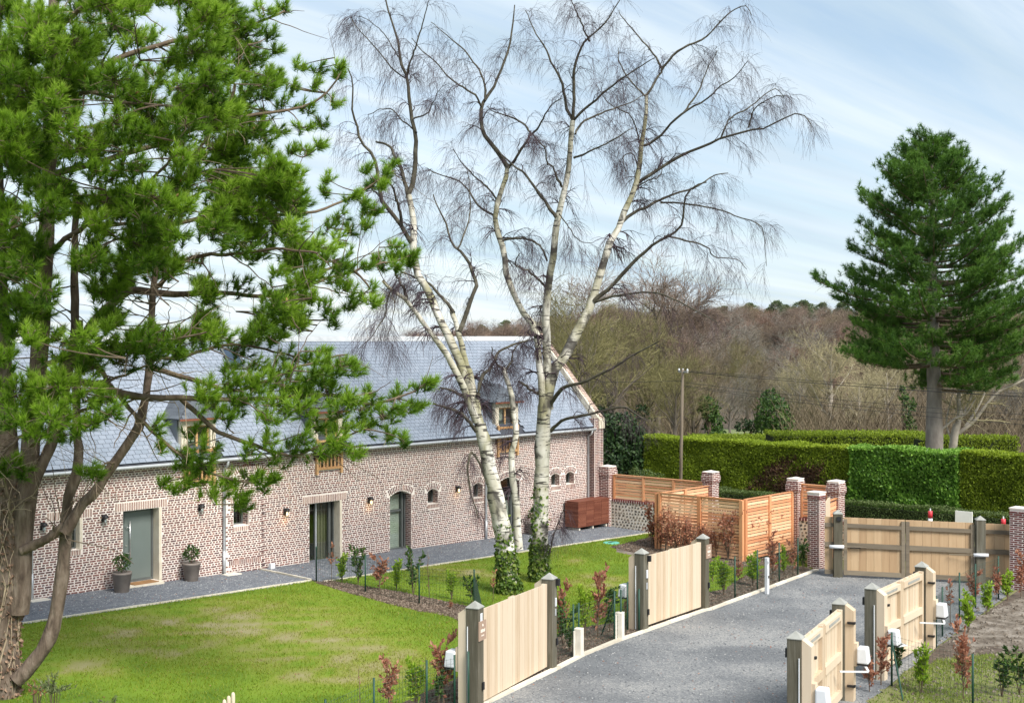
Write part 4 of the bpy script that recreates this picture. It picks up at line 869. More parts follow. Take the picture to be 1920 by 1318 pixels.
# brown slatted cover of the heat pump
t = thing('heat_pump_cover', 'reddish brown slatted box against the barn wall beside the flint wall', 'slatted box', (20.68, -.82, g(21, -.5)))
for i in range(4):
    b = MB(); x0 = .515*i+.004
    for j in range(19): b.box(x0, x0+.505, .0, .02, .14+.054*j, .14+.054*j+.046)
    b.put('slatted_panel', M['boxwood'], t)
b = MB()
for j in range(19): b.box(-.022, -.002, .0, .70, .14+.054*j, .14+.054*j+.046)
b.put('slatted_panel', M['boxwood'], t)
b = MB(); b.box(-.025, 2.065, -.012, .72, 1.17, 1.20); b.put('lid', M['boxwood'], t)
b = MB(); b.box(.06, 2.0, .08, .68, .10, 1.16); b.put('inner_unit', M['black'], t)
for x in (.1, 1.0, 1.9): b = MB(); b.box(x, x+.08, .05, .66, 0, .1); b.put('foot', M['concrete'], t)
# ================================================================ OAK GATES
def sbox(m, x0, x1, y0, y1, za0, za1, zb0, zb1):
    m.add([(x0, y0, za0), (x1, y0, zb0), (x1, y1, zb0), (x0, y1, za0), (x0, y0, za1), (x1, y0, zb1), (x1, y1, zb1), (x0, y1, za1)], [(0, 3, 2, 1), (4, 5, 6, 7), (0, 1, 5, 4), (1, 2, 6, 5), (2, 3, 7, 6), (3, 0, 4, 7)]); return m
def oakpost(root, x, z, h, w=.28, m=M['greywood']):
    p = MB(); p.box(x-w/2, x+w/2, -w/2, w/2, z-.15, z+h-.13); po = p.put('post', m, root); bevel(po, .012)
    c = MB(); e = w/2+.012; c.add([(x-e, -e, z+h-.13), (x+e, -e, z+h-.13), (x+e, e, z+h-.13), (x-e, e, z+h-.13), (x, 0, z+h), (x-e, -e, z+h-.145), (x+e, -e, z+h-.145), (x+e, e, z+h-.145), (x-e, e, z+h-.145)],
          [(0, 1, 4), (1, 2, 4), (2, 3, 4), (3, 0, 4), (0, 5, 6, 1), (1, 6, 7, 2), (2, 7, 8, 3), (3, 8, 5, 0), (8, 7, 6, 5)]); c.put('post_cap', M['capwood'], root); return po
def motor(root, x, y, z, s, arm):
    m = MB(); m.add([(x-.16, y, z-.17), (x+.16, y, z-.17), (x+.16, y+s*.26, z-.17), (x-.16, y+s*.26, z-.17), (x-.15, y, z+.18), (x+.15, y, z+.18), (x+.15, y+s*.22, z+.18), (x-.15, y+s*.22, z+.18)],
        [(0, 3, 2, 1), (4, 5, 6, 7), (0, 1, 5, 4), (1, 2, 6, 5), (2, 3, 7, 6), (3, 0, 4, 7)] if s > 0 else [(0, 1, 2, 3), (7, 6, 5, 4), (4, 5, 1, 0), (5, 6, 2, 1), (6, 7, 3, 2), (7, 4, 0, 3)])
    o = m.put('motor_box', M['white'], root); bevel(o, .035, 3)
    b = MB(); b.box(x-.15, x+.15, y+s*.004, y+s*.24, z-.20, z-.17); b.put('motor_base', M['black'], o)
    a = MB(); xx = x+arm; a.bar((x+arm*.05, y+s*.16, z-.22), (x+arm*.55, y+s*.30, z-.24), .05, .03); a.bar((x+arm*.55, y+s*.30, z-.255), (xx, s*.16, z-.23), .05, .03); a.put('motor_arm', M['white'], root)
def gate(a, b, h, s, label, near_motor=True, stain=-1):
    """a, b: post centres; s: side of the frame and motors (+1 left of a->b)"""
    a, b = np.array(a[:2], float), np.array(b[:2], float); d = b-a; L_ = float(np.linalg.norm(d)); za, zb = g(*a), g(*b)
    root = thing('oak_gate', label, 'gate', (a[0], a[1], za), math.atan2(d[1], d[0]), 'pale oak driveway gates'); zl = lambda x: (zb-za)*x/L_
    for x in (0, L_): oakpost(root, x, zl(x), h)
    for x in (0, L_):
        p = MB(); q = .0 if x == 0 else 0; ys = sorted((s*.145, s*.33)); z = zl(x); top = z+h-.14
        p.add([(x-.12, ys[0], z-.1), (x+.13, ys[0], z-.1), (x+.13, ys[1], z-.1), (x-.12, ys[1], z-.1)]+[(xx, yy, top-(0 if abs(yy) < .2 else .13)) for xx, yy in ((x-.12, ys[0]), (x+.13, ys[0]), (x+.13, ys[1]), (x-.12, ys[1]))],
              [(0, 3, 2, 1), (4, 5, 6, 7), (0, 1, 5, 4), (1, 2, 6, 5), (2, 3, 7, 6), (3, 0, 4, 7)]); p.put('backing_post', M['palewood'], root)
        k = MB(); k.box(x-.10, x+.10, *sorted((s*.332, s*.40)), z+.78, z+1.28); k.put('motor_block', M['palewood'], root)
    x0, x1 = .165, L_-.165; n = int(round((x1-x0)/.135)); w = (x1-x0)/n; mid = n//2; tp = h-.24
    for i in range(n):
        xa = x0+w*i; q = MB(); dy = random.uniform(-.003, .003); sbox(q, xa+.0022, xa+w-.0022, *sorted((s*(-.015)+dy, s*.02+dy)), zl(xa)+.09, zl(xa)+tp, zl(xa+w)+.09, zl(xa+w)+tp)
        q.put('board', M['stain'] if i == stain else M['palewood'], root)
    for (c0, c1) in ((x0, x0+w*mid-.01), (x0+w*mid+.01, x1)):
        for xx, wd in ((c0, .12), (c1-.12, .12)): q = MB(); sbox(q, xx, xx+wd, *sorted((s*.022, s*.10)), zl(xx)+.09, zl(xx)+tp-.002, zl(xx+wd)+.09, zl(xx+wd)+tp-.002); q.put('stile', M['palewood'], root)
        for zz_, hh in ((.10, .17), (.93, .17), (tp-.20, .16)): q = MB(); sbox(q, c0+.122, c1-.122, *sorted((s*.022, s*.115)), zl(c0)+zz_, zl(c0)+zz_+hh, zl(c1)+zz_, zl(c1)+zz_+hh); q.put('rail', M['palewood'], root)
        cx_ = (c0+c1)/2; q = MB(); sbox(q, cx_-.5, cx_+.5, *sorted((s*.118, s*.125)), zl(cx_-.5)+tp-.15, zl(cx_-.5)+tp-.09, zl(cx_+.5)+tp-.15, zl(cx_+.5)+tp-.09); q.put('brush_strip', M['capwood'], root)
    for x, sg in ((0, 1), (L_, -1)):
        for zz_ in (.32, 1.70): q = MB(); q.box(x+sg*.135-.03, x+sg*.135+.06, *sorted((s*.20, s*.37)), zl(x)+zz_, zl(x)+zz_+.05); q.put('hinge', M['black'], root)
        motor(root, x, s*.40, zl(x)+1.02, s, sg*.75)
    q = MB(); q.tube([(-.155, s*.10, .05), (-.155, s*.10, 1.75)], .012, 6); q.put('conduit', M['white'], root)
    return root, L_, zl
P1n, P1f = at(890.5, 1331, 28.0), at(1030, 1256, 31.7); P2n, P2f = at(1203, 1184, 36.3), at(1318, 1143, 39.5)
g1, L1, zl1 = gate(P1n, P1f, 2.27, 1, 'pale oak gate on the left of the drive nearest the camera')
g2, L2, zl2 = gate(P2n, P2f, 2.22, 1, 'pale oak gate with dark stained board, farther along the left of the drive', stain=11)
g3, L3, zl3 = gate(at(1492, 0, 26.0), at(1574, 0, 29.7), 2.25, -1, 'pale oak gate seen from behind, nearest on the right of the drive')
g4, L4, zl4 = gate(at(1635, 0, 31.7), at(1728, 0, 35.2), 2.25, -1, 'pale oak gate seen from behind, farther along the right of the drive')
def on_post(root, x, y0, y1, z0, z1, m, name, w=.06): q = MB(); q.box(x-w/2, x+w/2, *sorted((y0, y1)), z0, z1); o = q.put(name, m, root); bevel(o, .006); return o
def plate(root, x, z, y):
    q = MB(); q.box(x-.17, x+.17, y-.022, y, z-.20, z+.20); o = q.put('sign_plate', M['signtan'], root)
    e = MB(); e.lathe([(.028, 0), (.028, .004)], 12); ob = e.put('emblem', M['cream'], o); ob.location = (x, y-.0225, z+.11); ob.rotation_euler = (R(90), 0, 0)
    l_ = MB(); xx = x-.10
    for wd in (.022, .012, .026, .018, .012, .026, .020, .018): l_.box(xx, xx+wd, y-.0255, y-.0225, z-.035, z+.02+random.choice((0, .012))); xx += wd+.007
    l_.put('lettering', M['cream'], o)
    l_ = MB(); xx = x-.07
    for wd in (.012, .010, .014, .010, .012, .014, .012): l_.box(xx, xx+wd, y-.0255, y-.0225, z-.115, z-.088); xx += wd+.007
    l_.put('lettering', M['cream'], o)
plate(g1, .03, 1.66, -.145); plate(g2, L2+.06, 1.70+zl2(L2), -.145)
on_post(g1, .06, -.145, -.185, .42, .58, M['black'], 'photocell', .07); on_post(g1, 0.0, -.142, -.155, 1.78, 2.02, M['white'], 'number_plate', .10)
on_post(g1, L1+.08, -.145, -.23, 1.90, 2.06, M['black'], 'camera_unit', .09); on_post(g1, L1+.02, -.142, -.17, 1.42, 1.62, M['white'], 'intercom', .07); on_post(g1, L1+.02, -.142, -.16, 1.20, 1.36, M['zinc'], 'key_switch', .06); on_post(g1, L1+.08, -.145, -.185, .50, .66, M['black'], 'photocell', .07)
on_post(g2, .09, -.145, -.23, 1.86, 2.02, M['black'], 'camera_unit', .09); on_post(g2, .02, -.142, -.17, 1.42, 1.64, M['white'], 'intercom', .08); on_post(g2, .02, -.142, -.16, 1.12, 1.30, M['zinc'], 'key_switch', .07); on_post(g2, .08, -.145, -.185, .42, .58, M['black'], 'photocell', .07); on_post(g2, L2+.06, -.145, -.185, .55, .72, M['black'], 'photocell', .07)
for gg, ll, zf in ((g3, L3, zl3), (g4, L4, zl4)):
    on_post(gg, -.06 if gg is g4 else .0, .145, .20, 1.72, 1.90, M['black'], 'camera_unit', .09); on_post(gg, ll-.05, .145, .20, 1.80+zf(ll), 1.96+zf(ll), M['black'], 'camera_unit', .09)
# wide double gate of old oak across the end of the drive, seen from inside
A0 = at(1571, 1082, 45.8)[:2]; B0 = np.array(postR); dd = (B0-A0)/np.linalg.norm(B0-A0); LG = float(np.linalg.norm(B0-A0)); za = g(*A0)
dg = thing('double_gate', 'wide double gate of old oak boards across the end of the drive', 'gate', (A0[0], A0[1], za), math.atan2(dd[1], dd[0])); zl = lambda x: (g(*(A0+dd*x))-za)
oakpost(dg, 0, 0, 2.30, .30); oakpost(dg, LG, zl(LG), 2.30, .30)
def boards(x0, x1, frame=True):
    n = max(2, int(round((x1-x0)/.27))); w = (x1-x0)/n
    for i in range(n): q = MB(); xa = x0+w*i; dy = random.uniform(-.006, .006); sbox(q, xa+.003, xa+w-.003, .05+dy, .085+dy, zl(xa)+.09, zl(xa)+2.03, zl(xa)+.09, zl(xa)+2.03); q.put('board', M['oldwood'], dg)
    for zz_, hh, mm in ((.09, .15, M['rail']), (1.02, .16, M['rail']), (1.70, .13, M['rail'])): q = MB(); sbox(q, x0+(.122 if frame else 0), x1-(.122 if frame else 0), -.02, .042, zl(x0)+zz_, zl(x0)+zz_+hh, zl(x1)+zz_, zl(x1)+zz_+hh); q.put('rail', mm, dg)
    if frame:
        for xx in (x0, x1-.12): q = MB(); q.box(xx, xx+.12, -.02, .042, zl(xx)+.08, zl(xx)+1.98); q.put('stile', M['rail'], dg)
mid = LG*.478
boards(.19, mid-.012); boards(mid+.012, LG-.19)
la = float(np.dot(np.array([20.35, -11.9])-A0, dd)); boards(la+.1, -.16, False); lb = float(np.dot(np.array(pillarR)-A0, dd)); boards(LG+.16, lb-.1, False)
for x, zz_, m_ in ((-.06, 1.06, -.62), (LG-.02, 1.0+zl(LG), .6)):
    q = MB(); q.tube([(x-.24, -.20, zz_), (x+.24, -.20, zz_)], .06, 12); q.put('ram_motor', M['white'], dg, True)
    q = MB(); xx = x+.24 if x < 1 else x-.24; s_ = 1 if x < 1 else -1; q.tube([(xx, -.2, zz_), (xx+s_*.75, -.06, zz_-.02)], .018, 6); q.put('ram_rod', M['rail'], dg)
q = MB(); q.box(-.05, .09, -.20, -.152, 1.93, 2.07); q.put('camera_unit', M['black'], dg)
q = MB(); q.box(-.12, -.02, -.12, -.02, .10, .24); q.put('junction_box', M['white'], dg)
q = MB(); q.box(.40, .75, -.03, -.021, .99, 1.03); q.put('latch', M['black'], dg)
# ================================================================ WIRE FENCES, STUBS, SMALL THINGS
def wire_fence(pts, h, label, mesh=True, brace=None):
    pts = [np.array(p[:2], float) for p in pts]; c0 = pts[0]; z0 = g(*c0); root = thing('wire_fence', label, 'fence', (c0[0], c0[1], z0), group='green wire mesh fences')
    for p_ in pts:
        q = MB(); z = g(*p_)-z0; x, y = p_-c0; q.tube([(x, y, z-.1), (x, y, z+h)], .024, 8); q.put('post', M['fencegreen'], root, True)
    if mesh:
        Ps = []
        for a, b in zip(pts[:-1], pts[1:]):
            d = b-a; L_ = np.linalg.norm(d); n = int(L_/.1)
            for i in range(n+1): c = a+d*i/max(n, 1); z = g(*c)-z0; x, y = c-c0; Ps.append([(x, y, z+.03), (x, y, z+h-.06)])
            za_, zb_ = g(*a)-z0, g(*b)-z0
            for j in range(11): zz_ = .04+(h-.12)*j/10; Ps.append([(*(a-c0), za_+zz_), (*(b-c0), zb_+zz_)])
        P_ = np.array(Ps); V, F_ = tubes(P_, np.full(P_.shape[:2], .0028), 3); link('wire_mesh', mesh_np('wire_mesh', V, F_), M['wire'], root)
    if brace is not None:
        a, b = brace; q = MB(); q.tube([(*(np.array(a[:2])-c0), g(*a[:2])-z0+.02), (*(np.array(b[:2])-c0), g(*b[:2])-z0+h*.85)], .02, 6); q.put('brace', M['fencegreen'], root)
    return root
wire_fence([gp(499, 1064), gp(593, 1091)], 1.08, 'green wire fence crossing the gravel from the barn wall', False)
wire_fence([gp(593, 1091), gp(685, 1111), gp(786, 1132), gp(889, 1140), P1f+np.array([-1.2, .9, 0])], 1.12, 'green wire fence dividing the two lawns beside the shrub bed')
wire_fence([at(610, 1408, 24.3), gp(701, 1379), gp(800, 1340), P1n+np.array([-.25, .35, 0])], 1.12, 'green wire fence left of the nearest oak gate')
wire_fence([P1f+np.array([.3, .25, 0]), gp(1075, 1232), gp(1085, 1229), gp(1152, 1202), gp(1164, 1199), P2n+np.array([-.3, .25, 0])], 1.3, 'green wire fence between the two left gates, behind white stubs', True, (gp(1128, 1190), gp(1153, 1199)))
wire_fence([P2f+np.array([.3, .2, 0]), gp(1378, 1122), gp(1420, 1107), gp(1461, 1091), gp(1496, 1080)], 1.30, 'green wire fence between the far left gate and the brick pillar')
wire_fence([gp(1755, 1213), gp(1767, 1193), gp(1799, 1160), gp(1829, 1140), gp(1872, 1122)], 1.35, 'green wire fence right of the drive near the double gate')
wire_fence([gp(1672, 1284), gp(1824, 1331), gp(1985, 1372)], 1.22, 'green wire fence crossing the right hand plot', True, (gp(1693, 1314), gp(1672, 1284)))
wire_fence([P1n+np.array([-.22, -.02, 0])], 1.25, 'single green fence post against the nearest left gate post', False)
wire_fence([P2n+np.array([-.20, -.06, 0])], 1.15, 'single green fence post against the farther left gate post', False)
for px, py, hp, wd, lab in ((1085, 1231, 54, .20, 'white concrete stub nearer to the camera on the drive kerb'), (1162, 1199, 52, .20, 'white concrete stub by the second oak gate on the drive kerb')):
    p_ = gp(px, py); t = thing('concrete_stub', lab, 'concrete post', p_, .3, 'white concrete stubs'); q = MB(); h = hp/(FX/dist(p_)); q.box(-wd/2, wd/2, -wd/2, wd/2, -.1, h); o = q.put('stub', M['concrete'], t); bevel(o, .012)
    q = MB(); q.tube([(-.17, .05, -.05), (-.17, .05, h*.93)], .028, 8); q.put('sleeve', M['concrete'], t)
p_ = gp(1438, 1113); t = thing('bollard', 'slim white metal bollard on the drive edge before the copper hedge', 'bollard', p_)
q = MB(); q.box(-.055, .055, -.055, .055, -.1, 1.14); o = q.put('shaft', M['white'], t); bevel(o, .012); q = MB(); q.box(-.057, .057, -.0585, -.0555, .95, 1.03); q.put('band', M['zinc'], t); q = MB(); q.box(-.02, .02, -.07, -.056, .50, .58); q.put('socket', M['black'], t)
p_ = gp(1146, 1018); t = thing('manhole_cover', 'round turquoise plastic cover on the lawn near the slatted enclosure', 'cover', p_)
q = MB(); q.lathe([(.32, -.02), (.32, .02), (.29, .035), (.02, .04)], 24); q.put('lid', M['turq'], t)
q = MB(); q.box(-.16, -.02, -.05, .05, .04, .05); q.box(.03, .15, -.04, .06, .04, .05); q.put('grip', M['black'], t)
p_ = gp(523, 1069); t = thing('socket_box', 'small white box at the foot of the barn wall beside the stone edging', 'box', (p_[0], -.18, p_[2])); q = MB(); q.box(-.09, .09, -.07, .07, 0, .19); o = q.put('casing', M['white'], t); bevel(o, .01)
# utility pole and cables
t = thing('utility_pole', 'leaning wooden utility pole behind the slatted fence, cables to the right', 'utility pole', (26, -2.34, g(26, -2.34)))
q = MB(); zt = 6.10-g(26, -2.34); q.tube([(.10, .22, -.2), (.05, .12, zt*.5), (-.05, -.03, zt)], [.080, .070, .055], 10); q.put('shaft', M['pole'], t, True)
q = MB(); q.bar((-.3, -.45, zt-.1), (.25, .38, zt-.1), .07, .07); q.put('crossarm', M['capwood'], t)
for k in (-.4, 0, .34): q = MB(); q.lathe([(.03, 0), (.045, .03), (.02, .10)], 8); o = q.put('insulator', M['white'], t); o.location = (k*.6, k, zt-.06)
for (dx, dy, zz_, za, sag) in ((0, -.4, 0, 5.75, .55), (0, 0, -.02, 5.85, .7), (0, .3, -.02, 5.7, .62), (0, 0, -.5, 5.3, .85), (0, .1, -.62, 5.25, .95), (0, 0, -.68, 5.1, 1.05)):
    n = 26; a = np.array([26+dx, -2.34+dy, 6.05+zz_]); b_ = np.array([27.2, -44+dy, za]); P_ = [tuple(a+(b_-a)*i/n-np.array([0, 0, 4*sag*(i/n)*(1-i/n)])) for i in range(n+1)]
    q = MB(); q.tube(P_, .0085, 4); o = q.put('overhead_cable', M['cable']); o['label'] = 'thin black overhead cable running right from the utility pole'; o['category'] = 'cable'; o['group'] = 'overhead cables right of the pole'
n = 20; a = np.array([26, -2.34, 5.6]); b_ = np.array([27, 42, 6.2]); P_ = [tuple(a+(b_-a)*i/n-np.array([0, 0, 2.4*(i/n)*(1-i/n)])) for i in range(n+1)]
q = MB(); q.tube(P_, .010, 4); o = q.put('overhead_cable', M['cable']); o['label'] = 'black overhead cable running left from the pole behind the barn'; o['category'] = 'cable'
# roadside things beyond the double gate
for y_, lab in ((-14.02, 'red and white delineator post left of the blank white board'), (-16.75, 'red and white delineator post beside the right brick pillar')):
    z = g(25, y_); t = thing('delineator_post', lab, 'delineator', (25, y_, z), group='delineator posts'); q = MB(); q.tube([(0, 0, 0), (0, 0, 1.34)], .075, 12); q.put('foot', M['red'], t, True)
    for k, mm in ((1.34, M['white']), (1.62, M['red'])): q = MB(); q.tube([(0, 0, k), (0, 0, k+.26)], .082, 12); q.put('band', mm, t, True)
    q = MB(); q.tube([(0, 0, 1.88), (0, 0, 1.97)], [.03, .02], 8); q.put('tip', M['white'], t)
z = g(25, -15.3); t = thing('notice_board', 'blank white board standing behind the wide double gate', 'board', (25, -15.3, z)); q = MB(); q.box(-.02, .02, -.32, .32, 1.25, 2.0); q.put('panel', M['whiteboard'], t)
for k in (-.25, .25): q = MB(); q.box(.021, .06, k-.03, k+.03, 0, 1.9); q.put('leg', M['pole'], t)
# rounded palisade at the bottom edge
p0 = at(437, 1297, 24); t = thing('palisade', 'short row of pale rounded stakes at the bottom edge of the lawn', 'stake fence', (p0[0], p0[1], g(p0[0], p0[1])))
for i in range(9):
    p_ = at(437-8.2*i, 1297, 24-.24*i); h = p0[2]-g(p0[0], p0[1]); q = MB(); x, y = p_[0]-p0[0], p_[1]-p0[1]; q.tube([(x, y, -.1), (x, y, h-.05), (x, y, h-.015), (x, y, h)], [.036, .036, .027, .008], 10); q.put('stake', M['palewood'], t, True)
q = MB(); pe = at(437-8.2*8.4, 0, 24-.24*8.4)-p0; q.bar((.03, -.04, .75), (pe[0]+.03, pe[1]-.04, .75), .03, .07); q.put('rail', M['palewood'], t)
# ================================================================ TREES THE PHOTO SHOWS LIMB BY LIMB
def limbs3d(spec, base_d, n, loc, pxm):
    """spec: (pixel polyline, half width at start, at end, depth drift in m) -> batch of polylines and radii, relative to loc"""
    rs = np.random.RandomState(len(spec)); P, Q = [], []
    for pl, w0, w1, dd in spec:
        k = len(pl); ds = dd if isinstance(dd, tuple) else (0, dd)
        pts = [at(px, py, base_d+ds[0]+(ds[1]-ds[0])*i/max(k-1, 1)) for i, (px, py) in enumerate(pl)]
        p = resample(pts, n)-loc; q = np.linspace(0, 1, n)
        P.append(p); Q.append((w0+(w1-w0)*q)/pxm)
    return np.array(P), np.array(Q)
def rough(V, amp, seed, sc=5.):
    f = np.sin(V[:, 0]*sc*2.1+3*np.sin(V[:, 2]*sc*.7))+np.sin(V[:, 1]*sc*1.7+2*np.sin(V[:, 2]*sc))+np.sin(V[:, 2]*sc*1.3)
    return V+amp*f[:, None]*nrm(np.stack([np.sin(V[:, 2]*9), np.cos(V[:, 2]*8), .2*np.sin(V[:, 0]*9)], -1))
# ---- the big pine on the left
BD = 28.0; PXM = FX/BD; loc = at(14, 1330, BD); loc[2] = g(loc[0], loc[1])
pine = thing('pine_tree', 'huge bright green pine filling the left of the view, several stems', 'tree', loc)
T_ = [([(2, 1345), (4, 1270), (6, 1180), (14, 1080), (16, 980), (10, 880), (4, 760), (-4, 600), (-10, 420), (-12, 200), (-10, -80)], 32, 11, (0, .6)),
      ([(33, 1150), (42, 1020), (50, 920), (57, 834), (66, 760), (72, 690), (78, 600), (85, 480), (92, 330), (97, 200), (100, 60), (104, -140)], 21, 9, (.1, .9)),
      ([(30, 1275), (62, 1242), (95, 1190), (111, 1115), (120, 1040), (124, 985), (128, 940), (140, 894), (147, 850), (143, 800), (146, 700), (150, 600)], 15, 6, (-.1, .6)),
      ([(122, 1000), (150, 950), (175, 925), (214, 867), (254, 810), (270, 760), (280, 693), (284, 593), (290, 520), (300, 430)], 11, 5, (-.1, .9)),
      ([(50, 940), (75, 880), (100, 824), (118, 770), (128, 700), (140, 620), (140, 480), (142, 360)], 11, 6, (.1, 1.4)),
      ([(40, 1032), (85, 1012), (122, 984)], 9, 8, (0, 0)),
      ([(64, 800), (100, 740), (140, 660), (175, 605), (213, 568), (250, 545), (330, 552), (410, 545)], 13, 5, (.2, 2))]
L_ = [([(290, 540), (360, 480), (440, 472), (515, 465), (600, 470)], 5, 2, (1, -.5)), ([(395, 548), (480, 555), (560, 540), (640, 500), (700, 545)], 5, 2, (1.8, 2.4)),
      ([(92, 330), (200, 300), (300, 270), (400, 230), (500, 215), (600, 190), (640, 140)], 7, 1.6, (.5, 2.5)), ([(97, 200), (200, 120), (320, 80), (430, 60), (525, 20)], 7, 2, (.6, 1.5)),
      ([(300, 430), (420, 400), (560, 400), (640, 380), (735, 318)], 5, 1.6, (1, 3)), ([(560, 540), (650, 510), (720, 490), (765, 472)], 3.5, 1.5, (2, 3)),
      ([(60, 712), (160, 717), (214, 734), (267, 744), (334, 747), (400, 750), (520, 745), (620, 740), (680, 760), (760, 745), (804, 718)], 8, 1.6, (0, -.6)),
      ([(170, 670), (207, 724), (254, 780), (294, 820), (340, 857), (400, 890), (480, 908)], 5, 1.6, (.3, -.5)), ([(282, 690), (334, 707), (374, 719), (450, 740), (560, 700), (655, 675)], 5.5, 1.6, (.6, -.4)),
      ([(200, 640), (320, 668), (391, 650), (444, 640), (520, 655), (580, 680)], 5, 1.6, (.6, 1.5)), ([(340, 748), (404, 804), (451, 824), (494, 832), (560, 850), (640, 820), (700, 800)], 5, 1.6, (0, -.9)),
      ([(72, 690), (150, 665), (260, 645), (390, 622)], 6, 1.6, (0, -1.6)), ([(57, 834), (100, 795), (160, 760), (212, 772)], 5, 1.8, (0, -2.2)), ([(92, 330), (40, 250), (-20, 190)], 6, 2, (.5, -1.5)),
      ([(85, 480), (30, 430), (-30, 400)], 6, 2, (.5, -2)), ([(85, 480), (160, 420), (250, 380), (330, 300)], 6, 2, (.5, -2.5)), ([(97, 200), (160, 170), (240, 190), (330, 200)], 5, 2, (.6, -3)),
      ([(100, 60), (180, 0), (300, -40)], 6, 2, (.7, -1)), ([(300, 430), (350, 330), (400, 250), (440, 170)], 5, 2, (1, 0)), ([(60, 800), (20, 830), (-20, 880)], 4, 1.5, (0, -1)),
      ([(142, 360), (200, 420), (300, 390), (420, 350)], 5, 2, (1.2, 3.4)), ([(100, 60), (60, 20), (0, 0)], 5, 2, (.7, 2.5)), ([(214, 867), (190, 872), (165, 880)], 2.5, 1.2, (0, -.4)), ([(22, 980), (10, 900), (40, 885)], 3, 1.2, (-.3, -.8))]
P, Q = limbs3d(T_, BD, 30, loc, PXM); V, F_ = tubes(P, Q*(1+.05*np.sin(np.arange(30)*1.7)[None]), 14); link('trunk', mesh_np('trunk', rough(V, .012, 1), F_, None, True), M['pinebark'], pine)
P2, Q2 = limbs3d(L_, BD, 22, loc, PXM); wig = np.cumsum(np.random.RandomState(4).randn(*P2.shape)*.018, 1); wig -= wig[:, :1]*np.linspace(1, 0, 22)[None, :, None]; P2 = P2+wig
V, F_ = tubes(P2, Q2, 8); link('limbs', mesh_np('limbs', V, F_, None, True), M['pinelimb'], pine)
S2, SR2 = spawn(np.random.RandomState(8), P2, Q2, 7, 1.7, 52, 9, .12, 1, .5, .35, .12, .10, .14, .35, .007); S3, SR3 = spawn(np.random.RandomState(9), P[:, 12:], Q[:, 12:], 7, 1.8, 70, 9, .1, 1, .16, .4, .15, .1, .14, .3, .007)
V, F_ = join([tubes(S2, SR2, 5), tubes(S3, SR3, 5)]); link('side_branches', mesh_np('side_branches', V, F_, None, True), M['pinelimb'], pine, kind='stuff')
CL = []
def cl(lst, dd, spread=.6):
    for c in lst: CL.append((c[0], c[1], c[2], dd+random.uniform(-spread, spread)))
cl([(30, 740, 35), (70, 730, 40), (110, 725, 38), (150, 735, 38), (190, 755, 34), (207, 778, 22), (50, 780, 35), (100, 785, 38), (150, 790, 32), (20, 790, 30), (120, 818, 24), (60, 812, 24), (175, 795, 22)], -2)
cl([(120, 680, 32), (165, 660, 32), (210, 650, 34), (255, 645, 34), (300, 648, 32), (340, 640, 26), (375, 633, 20), (392, 624, 14), (230, 676, 28), (290, 672, 28), (180, 690, 26), (330, 662, 20)], -1.2)
cl([(385, 735, 32), (430, 720, 34), (480, 725, 36), (530, 720, 36), (580, 715, 36), (620, 735, 32), (660, 745, 24), (450, 755, 30), (520, 760, 34), (570, 765, 30), (600, 700, 30), (640, 690, 28), (667, 690, 14), (560, 745, 28), (400, 760, 26), (500, 788, 20), (420, 785, 20)], -.6)
cl([(705, 740, 16), (748, 740, 18), (790, 725, 13), (806, 714, 9), (762, 770, 16), (720, 780, 20), (690, 800, 20), (737, 765, 16), (757, 825, 12), (664, 850, 13), (655, 800, 24), (680, 770, 24), (640, 770, 24), (600, 800, 24), (620, 830, 24), (570, 815, 22), (550, 845, 22), (500, 830, 22), (520, 860, 18), (470, 850, 18), (590, 852, 18), (638, 840, 15), (785, 765, 10), (730, 815, 12)], -.6)
cl([(350, 850, 24), (390, 870, 26), (360, 900, 24), (420, 900, 26), (450, 925, 24), (400, 930, 24), (490, 905, 18), (515, 898, 10), (380, 845, 20), (300, 835, 18), (340, 872, 17), (470, 895, 18), (330, 920, 16), (458, 945, 13), (308, 905, 10), (290, 800, 17), (360, 810, 20)], -.2)
cl([(20, 870, 18), (5, 880, 18), (42, 885, 13), (165, 880, 15), (182, 892, 10)], -.6, .2)
cl([(560, 470, 30), (600, 465, 36), (630, 490, 32), (600, 510, 30), (640, 520, 24), (570, 520, 26), (650, 545, 20), (690, 548, 17), (660, 575, 22), (620, 580, 22), (702, 570, 12), (590, 560, 22), (545, 585, 20), (500, 600, 20), (560, 608, 14), (630, 600, 16)], .5)
cl([(450, 655, 20), (480, 680, 22), (430, 690, 17), (530, 690, 20), (602, 658, 12), (515, 640, 16), (580, 675, 17), (545, 665, 16), (620, 690, 20)], .8)
cl([(735, 310, 12), (690, 318, 10), (725, 330, 13), (615, 335, 10), (640, 405, 17), (680, 378, 18), (700, 350, 14), (660, 372, 14), (690, 400, 14), (655, 430, 16), (690, 425, 13), (618, 428, 15), (635, 450, 16), (705, 395, 10), (610, 360, 10), (720, 350, 9)], 2.8)
cl([(745, 463, 13), (757, 480, 12), (720, 498, 15), (745, 502, 13), (772, 478, 10), (706, 488, 11), (735, 485, 10), (688, 500, 10), (770, 495, 8)], 2.8)
cl([(560, 125, 13), (600, 130, 12), (638, 125, 10), (637, 142, 9), (520, 150, 15), (550, 165, 15), (590, 160, 14), (625, 190, 14), (500, 180, 15), (470, 170, 17), (535, 200, 16), (490, 215, 17), (450, 215, 20), (570, 205, 16), (605, 235, 12), (520, 245, 16), (565, 240, 12), (600, 272, 9), (545, 285, 12), (500, 255, 18), (575, 282, 11), (470, 250, 18), (440, 270, 22), (480, 290, 18), (520, 310, 18), (450, 310, 24), (530, 340, 22), (410, 300, 26)], 2.2)
